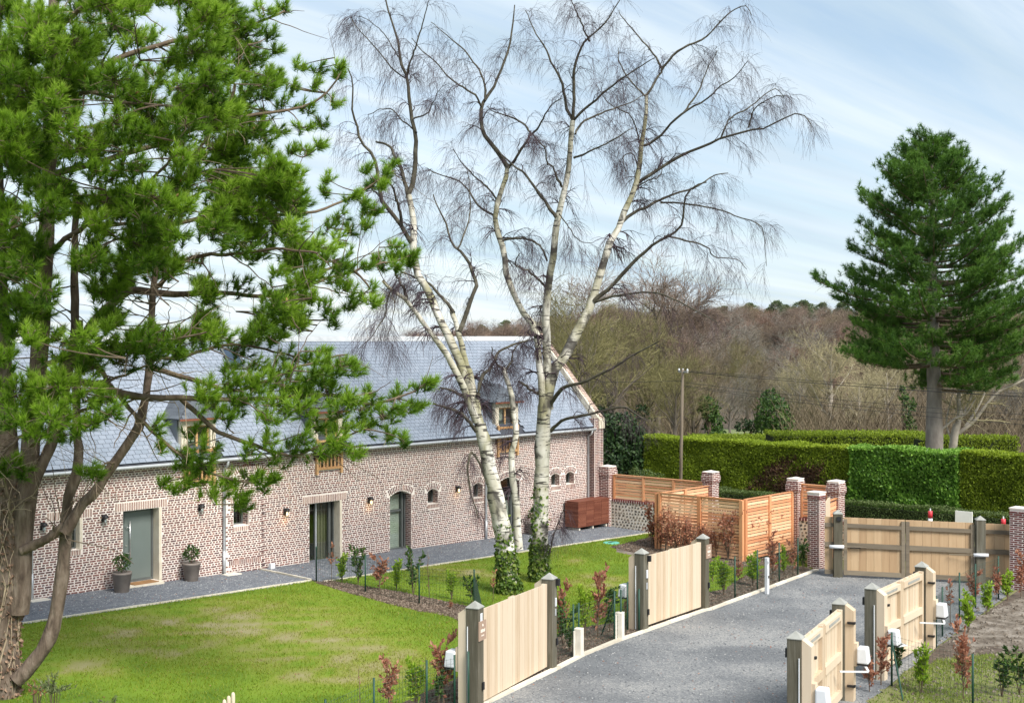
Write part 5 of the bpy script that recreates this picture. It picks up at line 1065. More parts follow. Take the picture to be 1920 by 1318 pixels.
cl([(500, 20, 24), (530, 15, 12), (470, 50, 24), (505, 65, 18), (440, 30, 30), (420, 70, 28), (450, 95, 20), (515, 95, 10), (480, 105, 14), (400, 20, 30)], 1.2)
rs = np.random.RandomState(23); gaps = [(228, 25, 8), (150, 52, 16), (215, 105, 17), (170, 215, 24), (270, 290, 18), (115, 310, 13), (50, 360, 22), (140, 445, 26), (60, 392, 14), (215, 460, 18), (150, 545, 28), (372, 455, 24), (425, 170, 16), (100, 500, 14), (165, 580, 24), (390, 250, 12), (330, 570, 40), (260, 590, 30), (440, 590, 34), (120, 600, 20), (480, 520, 24), (415, 500, 26)]
def fillr(n, x0, x1, y0, y1, r0, r1, d0, d1):
    k = 0
    while k < n:
        x, y = rs.uniform(x0, x1), rs.uniform(y0, y1)
        if any((x-a)**2+(y-b)**2 < (c+12)**2 for a, b, c in gaps): continue
        CL.append((x, y, rs.uniform(r0, r1), rs.uniform(d0, d1))); k += 1
fillr(130, -20, 425, -30, 480, 24, 40, -3.6, 0); fillr(105, -20, 480, -30, 480, 22, 36, 0, 4.5); fillr(55, 400, 560, 310, 455, 20, 32, -1, 3); fillr(34, -20, 170, 450, 680, 20, 30, -3, 2); fillr(95, 160, 575, 460, 640, 14, 25, -1, 4); fillr(20, 400, 520, 110, 320, 18, 28, 0, 3); fillr(38, 10, 330, 370, 640, 20, 30, -3, -.4)
C0 = np.array([at(x, y, BD+d) for x, y, r, d in CL])-loc; RR = np.array([r*(1.24 if r > 20 else 1.42) for _, _, r, _ in CL])/PXM
nod = np.concatenate([P2.reshape(-1, 3), S2[:, 2:].reshape(-1, 3), S3[:, 2:].reshape(-1, 3)]); cen = np.array([0, 0, 6.])
con = []; tc, td, tt, tw = [], [], [], []
for c, r in zip(C0, RR):
    d = np.linalg.norm((nod-c)*np.array([1, 1, 1.9]), axis=1); p = nod[np.argmin(d)]; out = c-np.array([0, 0, c[2]]); out = out/max(np.linalg.norm(out), .1)
    k_ = np.linspace(0, 1, 6)[:, None]; m_ = np.array([.35*p[0]+.65*c[0], .35*p[1]+.65*c[1], .75*p[2]+.25*c[2]]); con.append((1-k_)**2*p+2*k_*(1-k_)*m_+k_**2*c)
    n = max(8, int((r*PXM/11.)**2*1.7)); o = nrm(rs.randn(n, 3))*(rs.rand(n, 1)**.5)*r; o[:, 2] *= .72; br = .55*rs.rand()**1.2
    pos = c+o; tc.append(pos); td.append(nrm(.55*nrm(o+1e-6)+np.array([0, 0, .75])+.4*out+.25*rs.randn(n, 3))); tt.append(np.clip(br+.22*rs.rand(n)+.30*(o[:, 2]/r+.45), 0, 1))  # higher tufts of a clump are lighter: top light put into their tone
    for q_ in pos: tw.append(np.stack([c-.25*out*r, (c+q_)/2+rs.randn(3)*.03, q_]))
con = np.array(con); V, F_ = tubes(con, np.linspace(.017, .008, 6)[None].repeat(len(con), 0), 4); V2, F2 = tubes(np.array(tw), np.array([.010, .008, .006])[None].repeat(len(tw), 0), 3)
V, F_ = join([(V, F_), (V2, F2)]); link('branchlets', mesh_np('branchlets', V, F_), M['pinelimb'], pine, kind='stuff')
tc, td, tt = np.concatenate(tc), np.concatenate(td), np.concatenate(tt)
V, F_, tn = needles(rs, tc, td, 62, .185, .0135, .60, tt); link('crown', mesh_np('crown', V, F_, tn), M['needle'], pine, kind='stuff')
Pd, Rd = spawn(rs, P2, Q2, 9, 1.3, 70, 6, .05, .9, .2, .3, .1, .25, .2, rmin=.006); Pe, Re = spawn(rs, Pd, Rd, 3, .5, 50, 4, .3, 1, .7, .4, 0, .1, .2, rmin=.004)
V, F_ = join([tubes(Pd, np.minimum(Rd, .014), 4), tubes(Pe, np.minimum(Re, .008), 3)]); link('dead_twigs', mesh_np('dead_twigs', V, F_), M['deadtwig'], pine, kind='stuff')
ci = rs.choice(len(tc), 60, False); q = MB()
for i in ci: a = tc[i]; dv = nrm(td[i:i+1])[0]; q.tube([a-dv*.02, a+dv*.03, a+dv*.075], [.012, .022, .006], 6)
q.put('cones', M['cone'], pine, True, kind='stuff')
n = 1500; k_ = rs.randint(0, 9, n); a_ = rs.rand(n)*6.28; b0 = P[0][k_]+(P[0][k_+1]-P[0][k_])*rs.rand(n, 1); rr_ = Q[0][k_]
od = np.stack([np.cos(a_), np.sin(a_), rs.randn(n)*.5], -1); V, F_, tn = leaves(rs, b0+od*rr_[:, None]*np.array([1.02, 1.02, .1]), od+np.array([0, 0, -.4]), .09, .6)
link('dry_ivy', mesh_np('dry_ivy', V, F_, tn), mat('dry_ivy_leaf', [(.2, (.13, .075, .045)), (.8, (.30, .20, .14))], 3, 3, .8, tone=.9), pine, kind='stuff')
vi = MB(); 
for i in range(26):
    a0 = rs.rand()*6.28; pts = []; 
    for j in range(8): k = int(j*1.25); aa = a0+.35*j*(1 if i % 2 else -1)+.3*rs.randn(); pts.append(P[0][k]+np.array([math.cos(aa), math.sin(aa), 0])*Q[0][k]*1.03)
    vi.tube(pts, .011, 5)
vi.put('vine_stems', M['deadtwig'], pine, True, kind='stuff')
# ---- the two birches
LB = [([(957, 1118), (951, 1050), (944, 1000), (934, 955), (925, 910), (917, 870), (908, 830), (899, 795)], 19, 11.5, (0, 0)),
      ([(905, 830), (888, 770), (873, 723), (850, 662), (838, 633), (821, 604), (809, 573), (798, 546), (782, 519), (775, 489), (774, 459), (774, 428), (771, 396), (766, 366)], 11, 6.5, (0, 1.2)),
      ([(766, 366), (775, 346), (780, 318), (780, 288), (781, 250), (774, 225), (768, 185), (764, 150), (750, 115), (745, 80), (736, 48), (725, 15), (719, -20)], 6, 1.4, (1.2, 2.2)),
      ([(766, 370), (757, 335), (746, 307), (726, 273), (705, 266)], 5, 2.2, (1.2, 1.8)), ([(770, 455), (752, 423), (735, 400), (720, 384), (712, 350), (701, 298), (677, 268), (667, 233), (660, 213), (659, 150), (652, 128)], 5.5, 1.2, (.9, 0)),
      ([(752, 423), (749, 400), (739, 364), (730, 345), (716, 330)], 4, 1.2, (.8, -1)), ([(893, 790), (873, 735), (841, 668), (812, 630), (786, 598), (761, 562), (734, 541), (718, 527)], 9, 3.5, (-.1, -1.5)),
      ([(761, 562), (758, 546), (749, 528), (742, 510)], 4, 2, (-1, -1.5)), ([(902, 800), (894, 750), (888, 723), (882, 691), (868, 655), (860, 620), (850, 589), (847, 581)], 9, 5, (.1, .5)),
      ([(861, 622), (866, 605), (875, 575), (884, 552), (893, 530), (887, 519), (880, 496), (864, 471), (848, 455), (837, 418), (824, 391), (812, 365)], 5.5, 1.2, (.4, 1.6)),
      ([(859, 466), (875, 427), (882, 398), (880, 355), (876, 320)], 2.2, .9, (1, 2)), ([(850, 589), (837, 569), (823, 553), (800, 530), (777, 521), (752, 510)], 4, 1.5, (.4, 1.3)),
      ([(894, 745), (902, 706), (920, 685), (935, 659), (955, 647), (990, 637)], 5, 1.8, (0, 1.2)), ([(893, 810), (875, 790), (856, 776), (835, 765), (812, 757)], 4.5, 2, (-.1, -1)), ([(880, 750), (862, 740), (844, 732), (826, 726)], 3.6, 1.8, (0, -1)),
      ([(911, 900), (900, 870), (884, 848), (877, 872), (879, 905), (888, 945), (897, 972)], 3.2, 1.6, (0, -.6)),
      ([(973, 1030), (969, 960), (962, 900), (957, 850), (966, 820), (960, 780), (957, 740), (950, 715), (944, 690)], 9, 5, (.5, .9)), ([(946, 695), (956, 672), (962, 655), (975, 640)], 3, 1, (.9, 1.5)), ([(946, 695), (932, 672), (922, 650)], 3, 1, (.9, .2)),
      ([(752, 510), (740, 560), (733, 610), (720, 640)], 1.6, .6, (1, .4)), ([(735, 543), (725, 590), (702, 625), (672, 655)], 1.8, .6, (-1.4, -1.6)), ([(781, 250), (760, 230), (735, 205), (715, 205), (690, 215)], 2, .8, (1.5, 2.6)), ([(774, 225), (800, 212), (812, 190), (830, 160)], 2, .7, (1.6, .4)),
      ([(764, 150), (740, 130), (700, 90), (670, 60), (655, 30)], 2, .7, (1.8, 3)), ([(763, 143), (772, 110), (790, 60), (805, 0)], 2.6, .9, (1.8, .8)), ([(750, 115), (722, 75), (690, 40), (665, 30)], 1.6, .6, (2, 3))]
RB_ = [([(1013, 1098), (1012, 1030), (1014, 980), (1015, 920), (1017, 870), (1018, 820), (1020, 780), (1024, 748)], 16, 12, (0, 0)),
      ([(1021, 790), (1016, 720), (1012, 680), (1010, 640), (1003, 612), (987, 594), (973, 569), (960, 537), (950, 512), (947, 482), (942, 462), (934, 437), (930, 412), (930, 398), (935, 375), (946, 345), (953, 323), (952, 308)], 8.5, 5, (-.1, .8)),
      ([(953, 318), (940, 295), (920, 273), (905, 255), (902, 225), (903, 205), (910, 190), (928, 165), (936, 145), (950, 110), (960, 60), (965, 10)], 5.5, 1.3, (.8, 1.8)), ([(910, 190), (907, 160), (898, 135), (880, 115), (865, 95), (848, 77), (830, 60), (808, 42)], 2.8, .8, (1.2, 2.8)),
      ([(902, 202), (897, 185), (873, 168), (843, 148), (820, 123), (788, 93), (772, 72)], 2.6, .8, (1.2, -.4)), ([(955, 312), (973, 290), (996, 255), (1016, 233), (1031, 205), (1053, 185)], 3.4, 1, (.8, -.8)), ([(996, 255), (986, 238), (956, 220), (930, 208), (913, 200)], 2.6, .9, (0, 1)),
      ([(930, 405), (905, 390), (885, 365), (862, 340), (835, 331), (800, 315)], 2.8, .9, (.8, 1.8)), ([(934, 378), (915, 355), (890, 335), (865, 310), (850, 280)], 2.4, .8, (.8, -.6)), ([(943, 452), (965, 448), (990, 450), (1010, 458), (1020, 470), (1026, 490)], 2.6, 2, (.5, 0)),
      ([(1027, 765), (1026, 700), (1022, 640), (1020, 590), (1026, 550), (1028, 516), (1035, 482), (1039, 448), (1046, 409), (1053, 380), (1062, 336), (1069, 290), (1073, 242), (1074, 226)], 10, 5.5, (.1, -.6)),
      ([(1042, 408), (1019, 373), (1003, 350), (987, 327), (971, 316), (955, 300), (935, 285)], 4, 1.2, (-.4, .8)), ([(1074, 228), (1062, 208), (1058, 182), (1050, 150), (1035, 120), (1020, 90), (1000, 60), (985, 20)], 3.6, .9, (-.6, .3)),
      ([(1074, 228), (1076, 169), (1077, 130), (1090, 92), (1105, 75), (1140, 40), (1165, -5)], 4, .9, (-.6, -1.5)), ([(1105, 76), (1086, 40), (1070, -5)], 2.4, .8, (-1, -1.8)), ([(1076, 226), (1100, 203), (1126, 177), (1162, 148), (1196, 125), (1228, 109)], 3.2, .9, (-.6, -2)),
      ([(1079, 253), (1095, 229), (1139, 211), (1183, 193), (1212, 178)], 2.8, .8, (-.6, .8)), ([(1076, 297), (1105, 284), (1144, 266), (1186, 242)], 2.6, .8, (-.6, -2)), ([(1053, 352), (1045, 335), (1035, 312), (1028, 308)], 3, 1.6, (-.6, -1)), ([(1028, 310), (1023, 280), (1004, 258), (992, 245)], 2, .8, (-1, -1.6)),
      ([(1048, 400), (1062, 420), (1076, 440), (1090, 452), (1110, 455)], 1.6, .6, (-.5, -1.2)), ([(1022, 540), (1005, 520), (985, 505), (968, 494), (975, 475)], 3, 1, (.1, -1)),
      ([(1024, 760), (1037, 700), (1046, 684), (1060, 668), (1075, 636), (1092, 607), (1107, 577), (1118, 546), (1131, 497), (1142, 455), (1157, 429), (1170, 390), (1186, 356), (1196, 325), (1203, 273), (1207, 242), (1212, 208), (1212, 177)], 13, 3.6, (0, 1.4)),
      ([(1212, 180), (1233, 148), (1240, 135), (1230, 112), (1217, 96), (1196, 70), (1175, 47), (1160, 20)], 3.2, .9, (1.4, 2.4)), ([(1240, 135), (1256, 117), (1280, 96), (1316, 81), (1340, 55), (1371, 23), (1395, 12), (1409, 30)], 3, .8, (1.5, .4)),
      ([(1206, 274), (1238, 255), (1256, 234), (1282, 211), (1318, 193), (1347, 167), (1376, 146), (1402, 115)], 3.2, .8, (1.2, -.5)), ([(1282, 212), (1300, 185), (1316, 151), (1326, 125), (1345, 95)], 2.4, .7, (.6, 1.6)),
      ([(1190, 345), (1227, 320), (1261, 299), (1300, 281), (1334, 268), (1363, 253), (1404, 240), (1430, 238), (1462, 224), (1498, 212), (1517, 229), (1521, 248)], 4.2, .8, (1.2, -1)), ([(1352, 258), (1370, 224), (1405, 203), (1450, 165), (1470, 185)], 2.2, .7, (.2, 1)), ([(1404, 240), (1416, 205), (1440, 185), (1475, 180)], 1.8, .6, (-.4, -1.4)),
      ([(1113, 564), (1154, 528), (1186, 491), (1212, 465), (1235, 447), (1269, 429), (1280, 403), (1285, 369), (1300, 351), (1325, 342)], 5, 1.2, (.5, -1.2)), ([(1160, 424), (1186, 403), (1209, 392), (1238, 379), (1274, 364), (1311, 351), (1342, 330), (1365, 325)], 4, 1, (1, 2.4)),
      ([(1238, 382), (1300, 385), (1347, 392), (1389, 407), (1423, 421), (1433, 447), (1437, 499)], 2.2, .6, (1.6, .8)), ([(1246, 444), (1274, 450), (1324, 470), (1334, 486), (1378, 489), (1400, 505)], 2.2, .6, (-.4, .8)), ([(1112, 566), (1149, 556), (1196, 551), (1238, 551), (1261, 562), (1290, 575), (1316, 590), (1345, 605)], 3, .8, (.5, -1.8)),
      ([(1196, 318), (1188, 290), (1170, 300), (1172, 330)], 1.8, .7, (1.4, .6)), ([(1212, 185), (1180, 150), (1165, 118), (1160, 90)], 2.4, .8, (1.4, 2.8)), ([(1203, 285), (1190, 230), (1170, 205), (1140, 190), (1118, 160)], 2, .7, (1.4, 0)), ([(1186, 356), (1215, 340), (1232, 330), (1240, 300)], 2, .7, (1.2, 2.6)),
      ([(1030, 760), (1057, 729), (1092, 720), (1136, 700), (1165, 685), (1200, 662), (1235, 640)], 4.6, 1.2, (0, -2.4)), ([(1033, 808), (1063, 787), (1107, 779), (1165, 765), (1190, 775), (1215, 790)], 4, 1.2, (0, -2.6)), ([(1010, 740), (990, 726), (972, 714)], 3.4, 2, (0, -.8)),
      ([(1030, 1040), (1042, 1000), (1052, 970), (1057, 955)], 2, .8, (-.2, -.8))]
def birch(label, spec, base_d, bx, by, seed):
    rs = np.random.RandomState(seed); pxm = FX/base_d; loc = at(bx, by, base_d); loc[2] = g(loc[0], loc[1])-.02; t = thing('birch_tree', label, 'tree', loc)
    P, Q = limbs3d(spec, base_d, 20, loc, pxm); w = np.cumsum(rs.randn(*P.shape)*.016, 1); w -= np.linspace(0, 1, 20)[None, :, None]*w[:, -1:]; w[0] *= .3; P = P+w
    Q = Q*(1+.05*rs.randn(*Q.shape)); Q[1:] *= .86; big = Q[:, 0]*pxm > 3.0
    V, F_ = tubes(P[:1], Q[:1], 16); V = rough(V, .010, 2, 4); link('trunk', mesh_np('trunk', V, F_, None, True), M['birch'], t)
    b2 = big.copy(); b2[0] = False
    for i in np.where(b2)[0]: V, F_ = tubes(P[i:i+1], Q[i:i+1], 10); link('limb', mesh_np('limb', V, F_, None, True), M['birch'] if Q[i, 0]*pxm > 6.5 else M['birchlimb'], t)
    V, F_ = tubes(P[~big], Q[~big], 6); link('branches', mesh_np('branches', V, F_, None, True), M['birchlimb'], t, kind='stuff')
    Pa, Ra = P[1:], Q[1:]; L_ = np.linalg.norm(Pa[:, -1]-Pa[:, 0], axis=1)
    LA = np.repeat(1.35*np.clip(L_/2.6, .3, 1)*np.where(Pa[:, 10, 2] < 8.2, .55, 1), 11); A, RA = spawn(rs, Pa, Ra, 11, LA, 46, 7, .12, .97, .35, .3, .20, .62, .20, .72, .0052); LB_ = np.repeat(.75*np.clip(LA/1.3, .4, 1), 7); B, RB2 = spawn(rs, A, RA, 7, LB_, 42, 5, .15, 1, .6, .4, -.05, .45, .12, .3, .0038)
    Cc, RC = spawn(rs, B, RB2, 4, .48, 38, 4, .2, 1, .7, .5, -.2, .5, .10, .2, .003); V, F_ = join([tubes(A, RA, 4), tubes(B, RB2, 3), tubes(Cc, RC, 3)])
    link('crown', mesh_np('crown', V, F_), M['birchtwig'], t, kind='stuff'); return t, loc, P, Q
bt1, bl1, BP1, BQ1 = birch('tall white birch with leaning trunk, left of the two, ivy at its foot', LB, 41.1, 957, 1118, 31)
bt2, bl2, BP2, BQ2 = birch('tall straight white birch, right of the two, ivy up its foot', RB_, 43.3, 1013, 1098, 32)
def ivy(parent, P, Q, k1, n, seed, half=None):
    rs = np.random.RandomState(seed); u = rs.rand(n)**2.1*k1; k = u.astype(int); f = (u-k)[:, None]; b = P[k]*(1-f)+P[k+1]*f; r = Q[k]; a = rs.rand(n)*6.28
    if half is not None: a = half+rs.randn(n)*1.0
    o = np.stack([np.cos(a), np.sin(a), np.zeros(n)], -1); C = b+o*(r*(1+.28*rs.rand(n)*(1-u/k1)))[:, None]; V, F_, tn = leaves(rs, C, np.tile([0, 0, -.8], (n, 1))+rs.randn(n, 3)*.4, .105, .95, .3, o+np.array([0, 0, .3]))
    link('ivy', mesh_np('ivy', V, F_, tn), M['ivy'], parent, kind='stuff')
ivy(bt1, BP1[0], BQ1[0], 5.2, 2300, 41); ivy(bt2, BP2[0], BQ2[0], 4.3, 2300, 42); ivy(bt2, BP2[0], BQ2[0], 10, 700, 43, math.atan2(.5, -1)); ivy(bt1, BP1[0], BQ1[0], 8, 420, 44, math.atan2(-1, -.6)); ivy(bt1, BP1[0], BQ1[0], 9, 260, 45, .4)
# ---- the dark pine on the right
RD = 66.; rl = at(1752, 850, RD); rl[2] = g(rl[0], rl[1]); rp = thing('pine_tree', 'tall dark green conical pine standing behind the clipped hedge', 'tree', rl); rs = np.random.RandomState(55)
Ht = 17.0-rl[2]; tp = np.array([(0, 0, -.2), (.02, 0, 3), (-.05, .02, 7), (-.12, .05, 12), (-.20, 0, Ht-.3)]); TP = resample(tp, 24)[None]; TR = np.interp(np.linspace(0, 1, 24), [0, .06, .25, .6, 1], [.58, .45, .40, .24, .05])[None]
V, F_ = tubes(TP, TR, 14); link('trunk', mesh_np('trunk', rough(V, .02, 3), F_, None, True), M['greybark'], rp)
bs, br_, cen_, dr_, tn_ = [], [], [], [], []
zt_ = [4.9, 6.2, 7.5, 8.6, 9.8, 11, 12.2, 13.5, 15, 16.2, 17.3]; rt_ = [3.9, 4.9, 5.4, 5.4, 5.1, 4.7, 4.1, 3.4, 2.5, 1.7, .7]
z = 5.0
while z < 16.75:
    rmx = np.interp(z, zt_, rt_); nb = 6 if z < 14 else 5; ph = rs.rand()*6.28
    for j in range(nb):
        a = ph+6.283*j/nb+rs.randn()*.25; Lb = rmx*rs.uniform(.62, 1.12); d = np.array([math.cos(a), math.sin(a), 0]); zi = z-rl[2]+rs.uniform(-.25, .25)
        if z < 5.8 and d @ np.array([CH, -SH, 0]) < -.1: continue
        k = np.linspace(0, 1, 8)[:, None]; up = np.interp(z, [5, 10, 16], [.02, .13, .40]); c = np.array([-.1, 0, zi])+d*Lb*k+np.array([0, 0, 1])*(Lb*(up*k-.10*k*(1-k)*2+.10*k**3)); c[:, 0] += rs.randn()*.1*k[:, 0]
        bs.append(c); br_.append(np.linspace(.02+.014*Lb, .014, 8)); n = int(15+Lb*18); u = rs.uniform(.30, 1.0, n)**.8; i = np.minimum((u*7).astype(int), 6); f = (u*7-i)[:, None]
        p = c[i]*(1-f)+c[i+1]*f; side = np.array([-d[1], d[0], 0]); wdt = (.20+.34*Lb*.32*(1-abs(u-.55)))[:, None]; p = p+side*rs.randn(n, 1)*wdt*.85+np.array([0, 0, 1])*(np.abs(rs.randn(n, 1))*.22+.0); cen_.append(p)
        dr_.append(nrm(d*.5+np.array([0, 0, .7])+.3*rs.randn(n, 3))); tn_.append(np.clip(.10+.40*rs.rand()+.50*rs.rand(n), 0, 1))
    z += rs.uniform(.46, .60) if z < 14 else .42
bs, br_ = np.array(bs), np.array(br_); V, F_ = tubes(bs, br_, 5); cen_ = np.concatenate(cen_); dr_ = np.concatenate(dr_)
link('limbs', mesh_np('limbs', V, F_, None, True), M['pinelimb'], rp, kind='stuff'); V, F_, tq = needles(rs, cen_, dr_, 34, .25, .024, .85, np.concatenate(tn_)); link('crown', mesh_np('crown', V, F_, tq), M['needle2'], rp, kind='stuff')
D2, R2 = spawn(rs, bs, br_, 5, .9, 60, 5, .2, .95, .4, .3, .05, .1, .15, rmin=.008); V, F_ = tubes(D2, R2, 3); link('twigs', mesh_np('twigs', V, F_), M['pinelimb'], rp, kind='stuff')
pl = at(1788, 850, 67); pl[2] = g(pl[0], pl[1]); pt = thing('bare_tree', 'pale forked leaning trunk right beside the dark pine', 'tree', pl)
P, Q = limbs3d([([(1784, 880), (1786, 850), (1790, 815), (1795, 795)], 8.5, 7, (0, 0)), ([(1795, 800), (1800, 770), (1797, 745), (1806, 715), (1815, 690)], 5.5, 2, (0, .8)), ([(1797, 812), (1825, 790), (1848, 760), (1872, 735), (1905, 720), (1940, 700)], 4, 1.6, (0, -1)), ([(1796, 790), (1812, 765), (1822, 740), (1830, 700)], 3.5, 1.4, (0, 1)), ([(1810, 800), (1830, 770), (1845, 740), (1852, 715)], 3, 1.2, (.4, 2)), ([(1788, 830), (1775, 800), (1778, 770), (1786, 740)], 2, 1, (0, .5)), ([(1765, 806), (1790, 785), (1812, 775), (1830, 745)], 2.5, 1, (-.5, -1))], 67, 14, pl, FX/67)
V, F_ = tubes(P, Q, 9); link('trunk', mesh_np('trunk', V, F_, None, True), M['palebark'], pt); A, RA = spawn(np.random.RandomState(3), P[1:], Q[1:], 9, 1.6, 50, 6, .2, 1, .4, .3, .2, .2, .15, rmin=.009); B, RB2 = spawn(np.random.RandomState(4), A, RA, 5, .8, 45, 4, .2, 1, .6, .4, .1, .1, .1, rmin=.007)
V, F_ = join([tubes(A, RA, 4), tubes(B, RB2, 3)]); link('crown', mesh_np('crown', V, F_), M['tw_pale'], pt, kind='stuff')
# ================================================================ HEDGES AND EVERGREENS
def hedge(name, label, cat, x0, x1, y0, y1, z1, m, dens, size, width=.5, brown=None, seed=1, wob=.06):
    """box hedge between y1 (left end) and y0, front at x0"""
    rs = np.random.RandomState(seed); cx, cy = x0, (y0+y1)/2; zb = g(x0, cy)-.1; t = thing(name, label, cat, (cx, cy, zb)); W_, L_, H = x1-x0, y1-y0, z1-zb
    b = MB(); b.box(.24, W_-.24, -L_/2+.24, L_/2-.24, -.3, H-.24); b.put('core', M['hedgecore'], t)
    def face(n, f): u, v = rs.rand(n), rs.rand(n); return f(u, v, rs)
    bump = lambda a, c: wob*(np.sin(a*2.3+1.7*np.sin(c*1.9))+.7*np.sin(c*3.1+a*1.1))
    C, D = [], []
    n = int(L_*H*dens); u, v = (rs.rand(n)-.5)*L_, rs.rand(n)*H; C.append(np.stack([.02-bump(u, v)+rs.rand(n)*.09, u, v], -1)); D.append(np.tile([-.6, 0, .55], (n, 1)))
    n = int(L_*W_*dens); u, v = (rs.rand(n)-.5)*L_, rs.rand(n)*W_; C.append(np.stack([v, u, H+bump(u, v)*.8-rs.rand(n)*.08], -1)); D.append(np.tile([0, 0, 1.], (n, 1)))
    for s in (1, -1): n = int(W_*H*dens*.8); u, v = rs.rand(n)*W_, rs.rand(n)*H; C.append(np.stack([u, s*(L_/2-.02+bump(u, v)*.6-rs.rand(n)*.08), v], -1)); D.append(np.tile([0, s*.6, .5], (n, 1)))
    C, D = np.concatenate(C), np.concatenate(D); Nn = D*np.array([1, 1, .25])+(D[:, 2:] > .9)*np.array([0, 0, 1.]); D = np.where(np.abs(D[:, 2:]) > .9, nrm(rs.randn(len(D), 3)*np.array([1, 1, .5]))+np.array([0, 0, .35]), np.array([0, 0, .8])+nrm(rs.randn(len(D), 3))*.7)
    if brown is not None:
        ya, yb, zc, rz_ = brown; wy = C[:, 1]+cy; wz = C[:, 2]+zb; e = ((wy-(ya+yb)/2)/((yb-ya)/2))**2+((wz-zc)/rz_)**2; k = (e+.35*np.sin(wy*3+wz*4)+.3*rs.randn(len(C)) < .8) & (C[:, 0] < .3)
        V, F_, tn = leaves(rs, C[k], D[k], size, width, .4, Nn[k]); link('brown_patch', mesh_np('brown_patch', V, F_, tn), M['coniferbrown'], t, kind='stuff'); C, D, Nn = C[~k], D[~k], Nn[~k]
    V, F_, tn = leaves(rs, C, D, size, width, .4, Nn); yt = C[:, 2] > H-.13; tn = np.clip(tn+np.repeat(yt, 4)*.3, 0, 1); link('foliage', mesh_np('foliage', V, F_, tn), m, t, kind='stuff'); return t  # top leaves get a lighter tone: light from above put into colour
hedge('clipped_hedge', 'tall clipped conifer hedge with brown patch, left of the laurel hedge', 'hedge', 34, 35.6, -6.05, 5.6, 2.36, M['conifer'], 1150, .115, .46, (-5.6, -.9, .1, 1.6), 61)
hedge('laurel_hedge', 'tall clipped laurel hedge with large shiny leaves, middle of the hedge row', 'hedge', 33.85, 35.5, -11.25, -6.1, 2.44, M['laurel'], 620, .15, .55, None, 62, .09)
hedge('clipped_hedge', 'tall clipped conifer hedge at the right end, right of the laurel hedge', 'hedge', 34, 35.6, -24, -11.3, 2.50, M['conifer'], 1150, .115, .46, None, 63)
hedge('low_hedge', 'low clipped box hedge in front of the tall hedges', 'hedge', 31.7, 32.5, -22, -.2, .28, M['boxhedge'], 700, .07, .6, None, 64, .05)
def hedge_px(name, label, px0, px1, py, d, h, wdt, m, seed, size=.12):
    a, b = at(px0, py, d), at(px1, py, d); z1 = a[2]; rs = np.random.RandomState(seed); c = (a+b)/2; zb = z1-h; t = thing(name, label, 'hedge', (c[0], c[1], zb)); u = nrm((b-a)[None])[0]; n_ = np.array([SH, CH, 0.]); L_ = np.linalg.norm(b-a)
    q = MB(); t.rotation_euler = (0, 0, math.atan2(u[1], u[0])); q.box(-L_/2+.1, L_/2-.1, .1, wdt-.1, -.3, h-.1); q.put('core', M['hedgecore'], t); C, D = [], []
    n = int(L_*h*420); C.append(np.stack([(rs.rand(n)-.5)*L_, rs.rand(n)*.1, rs.rand(n)*h], -1)); D.append(np.tile([0, -.6, .5], (n, 1))); n = int(L_*wdt*420); C.append(np.stack([(rs.rand(n)-.5)*L_, rs.rand(n)*wdt, h+.05*rs.randn(n)], -1)); D.append(np.tile([0, 0, 1.], (n, 1)))
    D = np.concatenate(D); V, F_, tn = leaves(rs, np.concatenate(C), nrm(rs.randn(len(D), 3))*.7+np.array([0, 0, .6]), size, .5, .3, D); link('foliage', mesh_np('foliage', V, F_, tn), m, t, kind='stuff')
hedge_px('clipped_hedge', 'yellow green clipped hedge farther back, left of the pine trunk', 1450, 1745, 817, 78, 2.2, 3.0, M['conifer'], 71)
hedge_px('clipped_hedge', 'clipped hedge farther back, behind and right of the pine trunk', 1725, 1912, 823, 73, 2.3, 1.6, M['conifer'], 72)
hedge_px('clipped_hedge', 'lower strip of clipped hedge just behind the brown patched hedge', 1300, 1470, 822, 84, 1.6, 2.5, M['conifer'], 73)
def blob(name, label, px, d, parts, m, n, size, seed, cat='shrub', trunk=True):
    """evergreen mass: parts = (px, py, half width px, half height px)"""
    rs = np.random.RandomState(seed); base = at(px, 0, d); base[2] = g(base[0], base[1]); t = thing(name, label, cat, base); C, D, cs = [], [], []
    for (x, y, rx, ry) in parts:
        c = at(x, y, d+rs.uniform(-.8, .8))-base; r = np.array([rx, rx, ry])*d/FX; k = int(n*rx*ry/900)+60; o = nrm(rs.randn(k, 3)); f = (.72+.33*rs.rand(k))[:, None]; o2 = o*r*f*(1+.18*np.sin(o[:, :1]*7+rs.rand()*6)*np.cos(o[:, 2:]*5)); C.append(c+o2); D.append(o); cs.append(c)
    D = np.concatenate(D); V, F_, tn = leaves(rs, np.concatenate(C), nrm(rs.randn(len(D), 3))+np.array([0, 0, .4]), size, .6, .3, D+np.array([0, 0, .4])); link('crown', mesh_np('crown', V, F_, tn), m, t, kind='stuff')
    if trunk:
        q = MB()
        for c in cs[:6]: q.tube([(0, 0, -.2), tuple(np.array([.2*c[0], .2*c[1], .4*c[2]])), tuple(c)], [.12, .09, .03], 6)
        q.put('trunk', M['pinelimb'], t, True)
    return t
blob('evergreen_thicket', 'dark ivy covered evergreen thicket behind the barn gable', 1165, 70, [(1140, 850, 40, 56), (1185, 855, 32, 48), (1158, 806, 40, 30), (1200, 875, 24, 36), (1126, 800, 24, 34), (1188, 822, 22, 26)], M['ivydark'], 1100, .20, 81)
blob('evergreen_thicket', 'grey green bushes at the foot of the tall hedge by the pole', 1230, 62.5, [(1190, 885, 12, 8), (1212, 888, 12, 8), (1232, 893, 12, 7)], M['boxhedge'], 700, .10, 82, trunk=False)
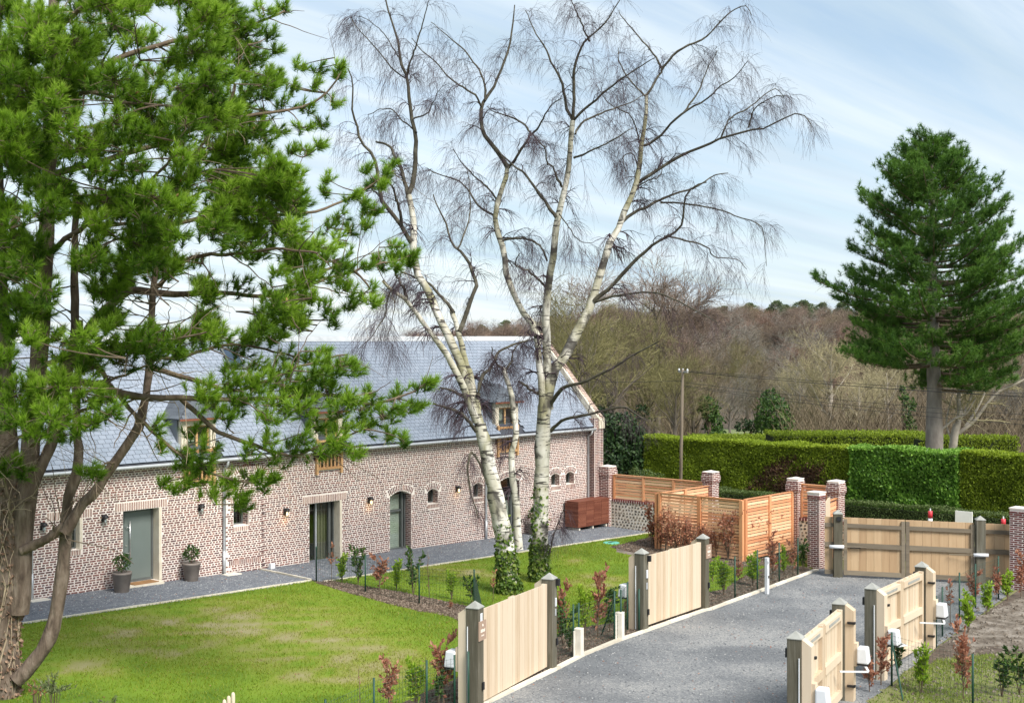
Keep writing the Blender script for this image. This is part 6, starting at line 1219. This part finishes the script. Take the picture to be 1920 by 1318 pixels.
blob('ivy_clad_tree', 'small ivy clad evergreen right of the utility pole', 1335, 96, [(1330, 770, 16, 22), (1338, 795, 18, 20), (1345, 815, 14, 12), (1322, 752, 10, 12), (1318, 765, 8, 10)], M['ivy' if False else 'laureld'], 900, .24, 83, 'tree')
blob('holly_bush', 'dark rounded evergreen bush between the pole and the right pine', 1450, 103, [(1450, 780, 32, 36), (1436, 800, 22, 22), (1470, 800, 22, 22), (1445, 750, 18, 20)], M['laureld'], 700, .26, 84, 'tree')
blob('evergreen_bush', 'low blue green bushes left of the rounded holly at the field edge', 1400, 108, [(1392, 798, 14, 12), (1412, 800, 13, 12), (1425, 795, 10, 12)], M['ivydark'], 700, .24, 85)
blob('ivy_clad_tree', 'slim ivy clad trunk just left of the right pine', 1695, 96, [(1700, 770, 8, 30), (1706, 800, 10, 20), (1692, 740, 6, 16), (1712, 760, 6, 12)], M['laureld'], 700, .2, 86, 'tree')
blob('ivy_clad_tree', 'dark evergreen shrub under the birch limbs behind the roof verge', 1128, 84, [(1112, 742, 14, 16), (1140, 752, 14, 14), (1205, 775, 12, 14)], M['ivydark'], 500, .24, 87, 'tree')
# ================================================================ BARE TREES BEYOND
def bare_proto(name, seed, H, spread, mtw, mbk, n1=9, n2=8, n3=8, n4=0, r=.014, up=.25):
    rs = np.random.RandomState(seed); t = thing(name, '', 'tree'); k = np.linspace(0, 1, 10)[:, None]
    tp = np.concatenate([np.cumsum(rs.randn(10, 2)*.08, 0)*k, k*H*.72], 1)[None]; tr = np.linspace(.24, .06, 10)[None]*H/12
    A, RA = spawn(rs, tp, tr, n1*2, H*.50*spread, 48, 8, .22, 1, .5, .25, up, .0, .16, .45); B, RB2 = spawn(rs, np.concatenate([A, ]), RA, n2, H*.23*spread, 46, 6, .2, 1, .55, .3, .16, .03, .14, .35, r); Cc, RC = spawn(rs, B, RB2, n3, H*.12, 42, 4, .15, 1, .6, .5, .12, .05, .12, .3, r*.8)
    V, F_ = join([tubes(tp, tr, 8), tubes(A, RA, 5)]); link('trunk', mesh_np('trunk', V, F_, None, True), mbk, t)
    P_ = [tubes(B, RB2, 3), tubes(Cc, RC, 3)]
    if n4: E_, RE = spawn(rs, Cc, RC, n4, H*.065, 40, 3, .2, 1, .7, .6, .1, .0, .1, .2, r*.65); P_.append(tubes(E_, RE, 3))
    V, F_ = join(P_); link('crown', mesh_np('crown', V, F_), mtw, t, kind='stuff'); return t, tree_of(t)
PR = {}
for nm, seed, sp_, bk in (('purple', 1, .8, 'woodbark'), ('mossy', 2, .95, 'woodbark'), ('pale', 3, .85, 'palebark'), ('brown', 4, .85, 'woodbark'), ('red', 5, .75, 'woodbark'), ('grey', 6, .9, 'greybark'), ('mossy2', 7, 1.1, 'woodbark'), ('purple2', 8, .6, 'woodbark')):
    PR[nm] = bare_proto('bare_tree', seed+100, 12., sp_, M['tw_'+nm.rstrip('2')], M[bk], 8, 8, 7, 3 if nm in ('mossy', 'mossy2', 'purple', 'pale') else 2)
used = set()
def place_tree(nm, px, d, top, label, group=None, sq=1.):
    p = at(px, 0, d); z = g(p[0], p[1]); h = CZ-(top-HOR)/FX*d-z; s = h/11.2; r, spec = PR[nm]
    if nm not in used: used.add(nm); o = r; o.location = (p[0], p[1], z-.1); o.rotation_euler = (0, 0, RS.rand()*6.28); o.scale = (s*sq, s*sq, s); o['label'] = label; o['category'] = 'tree'
    else: o = dup(r, spec, (p[0], p[1], z-.1), RS.rand()*6.28, (s*sq, s*sq, s), label)
    if group: o['group'] = group
    elif 'group' in o: del o['group']
    return o
MID = [('mossy', 1092, 76, 560, 'spreading olive twigged bare tree just right of the roof ridge'), ('purple2', 1088, 98, 495, 'slim purplish bare tree above the barn ridge, between the birch trunks'), ('purple2', 1232, 92, 488, 'tall slim bare tree rising highest right of the birches'), ('purple', 1262, 96, 520, 'bare tree beside the tallest slim one, right of the birches'),
       ('mossy2', 1150, 82, 620, 'wide mossy bare tree behind the barn gable'), ('mossy', 1215, 86, 640, 'mossy bare tree left of the utility pole'), ('brown', 1300, 98, 655, 'brown bare tree directly behind the utility pole'), ('mossy2', 1262, 80, 690, 'low mossy bare tree left of the pole, over the hedge'), ('grey', 1368, 106, 690, 'grey bare tree right of the utility pole'),
       ('pale', 1555, 108, 612, 'large pale yellow willow left of the dark pine'), ('pale', 1500, 112, 668, 'pale bare tree left of the large pale willow'), ('grey', 1480, 118, 640, 'grey bare bushy tree behind the rounded holly'), ('brown', 1420, 116, 670, 'brown bare tree above the rounded holly'), ('pale', 1612, 106, 690, 'pale bare tree partly hidden by the left side of the dark pine'),
       ('pale', 1665, 112, 660, 'pale bare tree just left of the dark pine trunk'), ('brown', 1720, 118, 690, 'brown bare tree behind the dark pine trunk'), ('mossy', 1830, 106, 720, 'mossy bare tree right of the dark pine trunk'), ('grey', 1885, 108, 690, 'grey bare tree at the right edge of the view'), ('brown', 1920, 114, 660, 'brown bare tree cut by the right edge'), ('mossy', 1400, 122, 650, 'mossy bare tree behind the pale field'), ('brown', 1340, 122, 640, 'brown bare tree above the ivy clad one'), ('pale', 1800, 120, 650, 'pale bare tree behind the forked pale trunk'), ('red', 1575, 124, 690, 'reddish bare tree behind the pale willow'), ('grey', 1040, 90, 590, 'grey bare tree seen through the birch limbs above the roof'), ('brown', 1190, 108, 600, 'brown bare tree behind the mossy ones right of the gable')]
for nm, px, d, top, lab in MID: place_tree(nm, px, d, top, lab)
FAR = ['purple', 'brown', 'red', 'purple2', 'brown', 'purple', 'grey', 'red']; nf = 0; rs = np.random.RandomState(90)
while nf < 255:
    d = 128+rs.rand()**.8*215; L_ = rs.uniform(-.088, .43); px = 960+L_*FX
    if d < 170 and px < 1010: continue
    if rs.rand() > np.interp(px, [740, 900, 1100], [.3, .6, 1]): continue
    nm = FAR[rs.randint(len(FAR))] if px < 1900 else 'brown'; p = at(px, 0, d); z = g(p[0], p[1]); h = rs.uniform(7.5, 10.0); nf += 1
    place_tree(nm, px, d, HOR-(z+h-CZ)*FX/d, 'leafless purple brown tree of the wood on the far slope', 'leafless trees of the far wooded slope', rs.uniform(1.0, 1.35))
u0 = mesh_np('x', np.zeros((3, 3)), np.array([[0, 1, 2]])); bpy.data.meshes.remove(u0)
def undergrowth(n, seed, da=118, db=338, l0=-.09):
    rs = np.random.RandomState(seed); d = da+rs.rand(n)**.8*(db-da); L_ = rs.uniform(l0, .44, n); k = ~((d < 128) & (L_ > .138) & (L_ < .202)); d, L_ = d[k], L_[k]; x = CAM[0]+CH*L_*d+SH*d; y = CAM[1]-SH*L_*d+CH*d; z = G(x, y); m = len(x)
    a = rs.rand(m)*6.28; hh = 1+3.8*rs.rand(m)**2; P_ = np.stack([np.stack([x, y, z], -1), np.stack([x+np.cos(a)*hh*.2, y+np.sin(a)*hh*.2, z+hh*.6], -1), np.stack([x+np.cos(a)*hh*.5, y+np.sin(a)*hh*.5, z+hh], -1)], 1)
    V, F_ = tubes(P_, np.array([.028, .020, .010])[None].repeat(m, 0), 3); o = link('undergrowth', mesh_np('undergrowth', V, F_), M['tw_brown'], kind='stuff'); o['label'] = 'tangled leafless undergrowth between the trees of the far wood'; o['category'] = 'undergrowth'
undergrowth(13000, 91)
undergrowth(8000, 92, 93, 128, .09)
# small pines on the crest
rs = np.random.RandomState(95); t = thing('hill_pine', '', 'tree'); C, D = [], []
for (x, y, z, r) in ((0, 0, 8.3, 1.5), (1.3, .3, 7.6, 1.1), (-1.4, -.2, 7.4, 1.2), (.3, 1.1, 7.0, 1.1), (-.4, -1.2, 6.8, 1.1), (.6, -.5, 9.1, .8), (1.9, 0, 6.6, .7), (-2.0, .4, 6.4, .7)):
    k = 420; o = nrm(rs.randn(k, 3)); C.append(np.array([x, y, z])+o*np.array([r, r, r*.62])*(.6+.45*rs.rand(k, 1))); D.append(o+np.array([0, 0, .4]))
V, F_, tn = leaves(rs, np.concatenate(C), np.concatenate(D), .42, .4, .8); q = MB(); q.tube([(0, 0, -.3), (.1, 0, 4), (0, 0, 8)], [.22, .17, .08], 7); q.put('trunk', M['pinebark'], t, True); link('crown', mesh_np('crown', V, F_, tn), M['needle3'], t, kind='stuff'); sp_ = tree_of(t)
HP = [(1352, 577), (1392, 578), (1410, 572), (1445, 579), (1456, 568), (1478, 575), (1500, 567), (1518, 570), (1538, 571), (1580, 570), (945, 604), (905, 612), (880, 618)]
for i, (px, top) in enumerate(HP):
    d = 322+rs.uniform(-12, 14); p = at(px, 0, d); z = g(p[0], p[1]); s = (CZ-(top-HOR)/FX*d-z)/9.3; lab = 'small green pine on the crest of the wooded slope'
    if i == 0: o = t; o.location = (p[0], p[1], z); o.scale = (s, s, s); o['label'] = lab; o['group'] = 'pines on the crest'
    else: dup(t, sp_, (p[0], p[1], z), rs.rand()*6.28, (s*rs.uniform(.9, 1.2), s*1.05, s), lab, 'pines on the crest')
# ================================================================ YOUNG SHRUBS
def shrub_proto(kind, seed):
    rs = np.random.RandomState(seed); t = thing({'privet': 'privet_shrub', 'copper': 'copper_shrub', 'copperthin': 'copper_shrub', 'dark': 'laurel_shrub', 'bare': 'bare_sapling', 'hornbeam': 'copper_shrub'}[kind], '', 'shrub')
    ns, spread, n2, L2 = {'privet': (8, .17, 7, .22), 'copper': (3, .10, 14, .26), 'copperthin': (1, .03, 12, .16), 'dark': (4, .20, 5, .16), 'bare': (1, .03, 7, .14), 'hornbeam': (4, .18, 12, .24)}[kind]
    k = np.linspace(0, 1, 7)[:, None]; a = rs.rand(ns)*6.28; tip = np.stack([np.cos(a), np.sin(a)], -1)*spread*(.3+rs.rand(ns, 1)*.9); hz = rs.uniform(.72, 1.0, ns); hz[0] = 1
    P = np.stack([np.concatenate([tip[i]*k**1.3+np.cumsum(rs.randn(7, 2)*.008, 0), k*hz[i]], 1) for i in range(ns)]); Q = np.linspace(.010, .004, 7)[None].repeat(ns, 0); A, RA = spawn(rs, P, Q, n2, L2, 48, 5, .18 if kind != 'copperthin' else .4, 1, .6, .4, .25, .12, .1, .3, .0028)
    V, F_ = join([tubes(P, Q, 5), tubes(A, RA, 3)]); link('stems', mesh_np('stems', V, F_), M['stem'], t, kind='stuff')
    nl, sz, wd, m, uz = {'privet': (9, .095, .45, 'privet', .7), 'copper': (9, .078, .6, 'copper', .1), 'copperthin': (5, .075, .55, 'copper', .2), 'dark': (7, .115, .42, 'laureld', .4), 'bare': (1, .06, .4, 'copper', .5), 'hornbeam': (4, .060, .6, 'copper', 0.)}[kind]
    par = np.repeat(np.arange(len(A)), nl); u = rs.rand(len(par))*3.99; i = u.astype(int); f = (u-i)[:, None]; C = A[par, i]*(1-f)+A[par, i+1]*f; D = nrm(A[par, -1]-A[par, 0])+np.array([0, 0, uz]); V, F_, tn = leaves(rs, C, D, sz, wd, .7)
    if kind in ('privet', 'dark', 'hornbeam'):
        par = np.repeat(np.arange(ns), 22); u = (.35+.65*rs.rand(len(par)))*5.99; i = u.astype(int); f = (u-i)[:, None]; C = P[par, i]*(1-f)+P[par, i+1]*f; D = nrm(rs.randn(len(par), 3)*np.array([1, 1, .2]))+np.array([0, 0, uz]); V2, F2, t2 = leaves(rs, C, D, sz, wd, .5); V, F_ = join([(V, F_), (V2, F2)]); tn = np.r_[tn, t2]
    link('foliage', mesh_np('foliage', V, F_, tn), M[m], t, kind='stuff'); return t, tree_of(t)
SP = {}
def shrub(kind, px, py, hpx, label, var=0, wide=1., group=None):
    key = (kind, var); p = gp(px, py); h = hpx*dist(p)/FX
    if key not in SP: SP[key] = shrub_proto(kind, sum(map(ord, kind))*7+var); o = SP[key][0]; o.location = p; o.scale = (h*wide, h*wide, h); o.rotation_euler = (0, 0, RS.rand()*6); o['label'] = label
    else: o = dup(*SP[key], p, RS.rand()*6.28, (h*wide, h*wide, h), label)
    o['group'] = group or 'young shrubs in the beds'; return o
FB = 'along the green fence between the lawns'
for i, (k, x, y, h, w_, lab) in enumerate([
  ('copperthin', 621, 1092, 75, 1, 'thin coppery sapling nearest the sliding door'), ('privet', 641, 1091, 52, 1.1, 'bright green shrub nearest the sliding door'), ('dark', 672, 1098, 74, .9, 'dark open shrub left of the second fence post'), ('copper', 711, 1107, 66, 1.2, 'bushy orange copper shrub in the bed before the arched door'),
  ('privet', 743, 1107, 56, .9, 'slim green shrub right of the bushy orange one'), ('dark', 775, 1115, 84, .8, 'tall dark shrub with red tip left of a fence post'), ('bare', 805, 1122, 88, 1, 'nearly leafless sapling in the middle of the lawn fence'), ('privet', 847, 1124, 52, .9, 'slim green shrub right of the leafless sapling'),
  ('dark', 885, 1135, 56, 1, 'dark shrub beside the last fence post before the birches'), ('copperthin', 924, 1130, 62, 1, 'thin copper sapling at the left birch foot'), ('copper', 845, 1142, 16, 1.6, 'tiny red seedling at the edge of the lawn bed'),
  ('bare', 676, 1340, 92, 1, 'leafless sapling with red tip in the bottom bed'), ('copper', 728, 1340, 106, .9, 'copper leaved sapling at the bottom edge, left of the green shrub'), ('privet', 780, 1335, 96, .9, 'bright green shrub at the bottom edge'), ('bare', 795, 1330, 100, 1, 'bare sapling behind the bright green bottom shrub'), ('copper', 832, 1322, 128, .85, 'tall copper shrub beside the motor of the nearest gate'), ('dark', 822, 1326, 70, 1, 'dark shrub under the tall copper one beside the nearest gate'),
  ('dark', 1056, 1212, 80, 1.1, 'dark shrub against the far post of the nearest gate'), ('copper', 1053, 1205, 112, .7, 'copper shrub against the far post of the nearest gate'), ('privet', 1096, 1195, 92, .8, 'green shrub between the two left gates'), ('copper', 1121, 1194, 122, .75, 'tall copper shrub between the two left gates'), ('dark', 1143, 1186, 84, 1, 'dark shrub left of the second gate motor'), ('copper', 1178, 1160, 56, 1.2, 'copper shrub under the second gate motor'), ('dark', 1068, 1222, 48, 1, 'low dark shrub by the first white stub'),
  ('privet', 1336, 1090, 40, 1.1, 'small green shrub beside the signed gate post'), ('privet', 1357, 1116, 66, 1, 'green shrub between the signed gate post and the wire fence'), ('copper', 1386, 1092, 38, 1.3, 'low pale copper shrub behind the wire fence'), ('privet', 1412, 1099, 60, 1.2, 'broad green shrub left of the white bollard'), ('copper', 1449, 1086, 82, .9, 'copper shrub right behind the white bollard'), ('privet', 1470, 1080, 56, .6, 'narrow bright green shrub right of the white bollard'), ('copper', 1486, 1076, 60, .8, 'copper shrub left of the plain brick pillar'), ('dark', 1507, 1070, 58, 1, 'dark green shrub at the foot of the plain brick pillar'),
  ('copper', 1652, 1284, 90, .9, 'copper shrub at the end of the nearest right gate'), ('copper', 1630, 1296, 70, 1.1, 'low copper shrub behind the nearest right gate'), ('dark', 1682, 1266, 72, 1, 'leafy dark shrub in front of the farther right gate'), ('privet', 1728, 1300, 90, .9, 'bright green shrub in front of the right plot, before the farther gate'), ('copper', 1806, 1310, 140, .75, 'tall copper sapling left of the green post in the right plot'), ('dark', 1878, 1306, 82, 1.1, 'glossy open shrub near the right edge, left of the pair'), ('dark', 1912, 1302, 90, 1.1, 'glossy open shrub cut by the right edge'),
  ('privet', 1815, 1186, 72, 1, 'bright green shrub on the edge of the dry soil'), ('copperthin', 1782, 1170, 82, 1.2, 'thin copper sapling before the double gate, left'), ('privet', 1850, 1152, 60, 1, 'green shrub second along the right hand row'), ('copper', 1826, 1138, 66, 1, 'copper shrub in front of the right gate post'), ('copper', 1868, 1126, 58, .9, 'copper shrub between two green ones by the right pillar'), ('privet', 1889, 1126, 56, 1.1, 'green shrub nearest the right pillar'), ('copper', 1914, 1120, 84, .8, 'copper shrub against the right pillar'), ('copper', 1545, 1345, 52, 1.2, 'russet tuft under the motor of the nearest right gate'), ('copper', 1498, 1340, 46, 1.2, 'russet tuft at the foot of the nearest right gate post')]):
    shrub(k, x, y, h, lab, i % 3, w_)
rs = np.random.RandomState(77); HB = []
for a_, b_, n_ in (((1214, 1020), (1262, 1036), 5), ((1262, 1036), (1384, 1050), 10), ((1384, 1050), (1448, 1036), 6), ((1448, 1036), (1506, 1022), 6)):
    for q_ in range(n_): f_ = (q_+.5)/n_; HB.append((a_[0]+(b_[0]-a_[0])*f_+rs.uniform(-3, 3), a_[1]+(b_[1]-a_[1])*f_+rs.uniform(-1, 5), rs.uniform(56, 98)))
for i, (x, y, h) in enumerate(HB):
    shrub('hornbeam', x, y, h, 'leggy copper leaved hedge sapling planted along the slatted enclosure', i % 3, 1.0, 'copper hedge saplings along the slatted enclosure')
# pots with evergreen balls, rough tuft at the foot of the pine
def pot(x, y, r, h, label, ph, seed):
    rs = np.random.RandomState(seed); t = thing('plant_pot', label, 'plant pot', (x, y, g(x, y))); q = MB(); q.lathe([(r*.66, 0), (r*.72, .02), (r*.97, h-.07), (r, h-.065), (r, h), (r*.90, h), (r*.88, h-.05), (.02, h-.05)], 24); q.put('pot', M['terracotta'], t, True)
    q = MB(); q.lathe([(r*.88, h-.06), (.01, h-.03)], 16); q.put('soil', M['soil'], t); k = 330; o = nrm(rs.randn(k, 3)); C = np.array([0, 0, h+ph*.55])+o*np.array([r*.85, r*.85, ph*.5])*(.5+.5*rs.rand(k, 1)); V, F_, tn = leaves(rs, C, o+np.array([0, 0, .6]), .085, .45, .6)
    link('foliage', mesh_np('foliage', V, F_, tn), M['laureld'], t, kind='stuff'); q = MB()
    for i in range(6): a = i*1.05; q.tube([(0, 0, h-.05), (.06*math.cos(a), .06*math.sin(a), h+ph*.4), (.14*math.cos(a), .14*math.sin(a), h+ph*.8)], .007, 4)
    q.put('stems', M['stem'], t)
pot(-.50, -.62, .29, .60, 'grey pot with small evergreen left of the front door', .48, 3); pot(2.10, -.38, .28, .58, 'grey pot with small evergreen right of the front door', .50, 4); pot(18.35, -.4, .26, .52, 'pot with evergreen half hidden behind the right birch', .55, 6)
def tuft(px, py, h, w_, m, label, n, seed):
    rs = np.random.RandomState(seed); p = gp(px, py); t = thing('wild_tuft', label, 'shrub', p); k = 14; a = rs.rand(k)*6.28; P_ = np.stack([np.stack([np.cos(a)*.05, np.sin(a)*.05, np.zeros(k)], -1), np.stack([np.cos(a)*w_*.5*rs.rand(k), np.sin(a)*w_*.5*rs.rand(k), np.full(k, h*.6)], -1), np.stack([np.cos(a)*w_*rs.rand(k), np.sin(a)*w_*rs.rand(k), h*(.6+.4*rs.rand(k))], -1)], 1)
    V, F_ = tubes(P_, np.array([.008, .006, .003])[None].repeat(k, 0), 4); link('stems', mesh_np('stems', V, F_), M['stem'], t, kind='stuff'); par = rs.randint(0, k, n); u = rs.rand(n, 1); C = P_[par, 1]*(1-u)+P_[par, 2]*u; V, F_, tn = leaves(rs, C, nrm(P_[par, 2]-P_[par, 1])+np.array([0, 0, .5]), .075, .35, .8); link('foliage', mesh_np('foliage', V, F_, tn), m, t, kind='stuff')
tuft(100, 1345, .85, .55, M['olive'], 'grey green spiky tuft at the foot of the big pine', 420, 5); tuft(70, 1338, .7, .25, M['copper'], 'dark reddish seedling beside the big pine trunk', 60, 6); tuft(190, 1345, .35, .6, M['olive'], 'low grey green weeds right of the spiky tuft', 160, 7)
tuft(323, 1087, .22, .25, M['ivy'], 'small weed at the wall beside the right door pot', 60, 8)
print('tris', sum(len(m.polygons)*(2 if len(m.polygons) and len(m.polygons[0].vertices) == 4 else 1) for m in bpy.data.meshes), 'objs', len(bpy.data.objects))
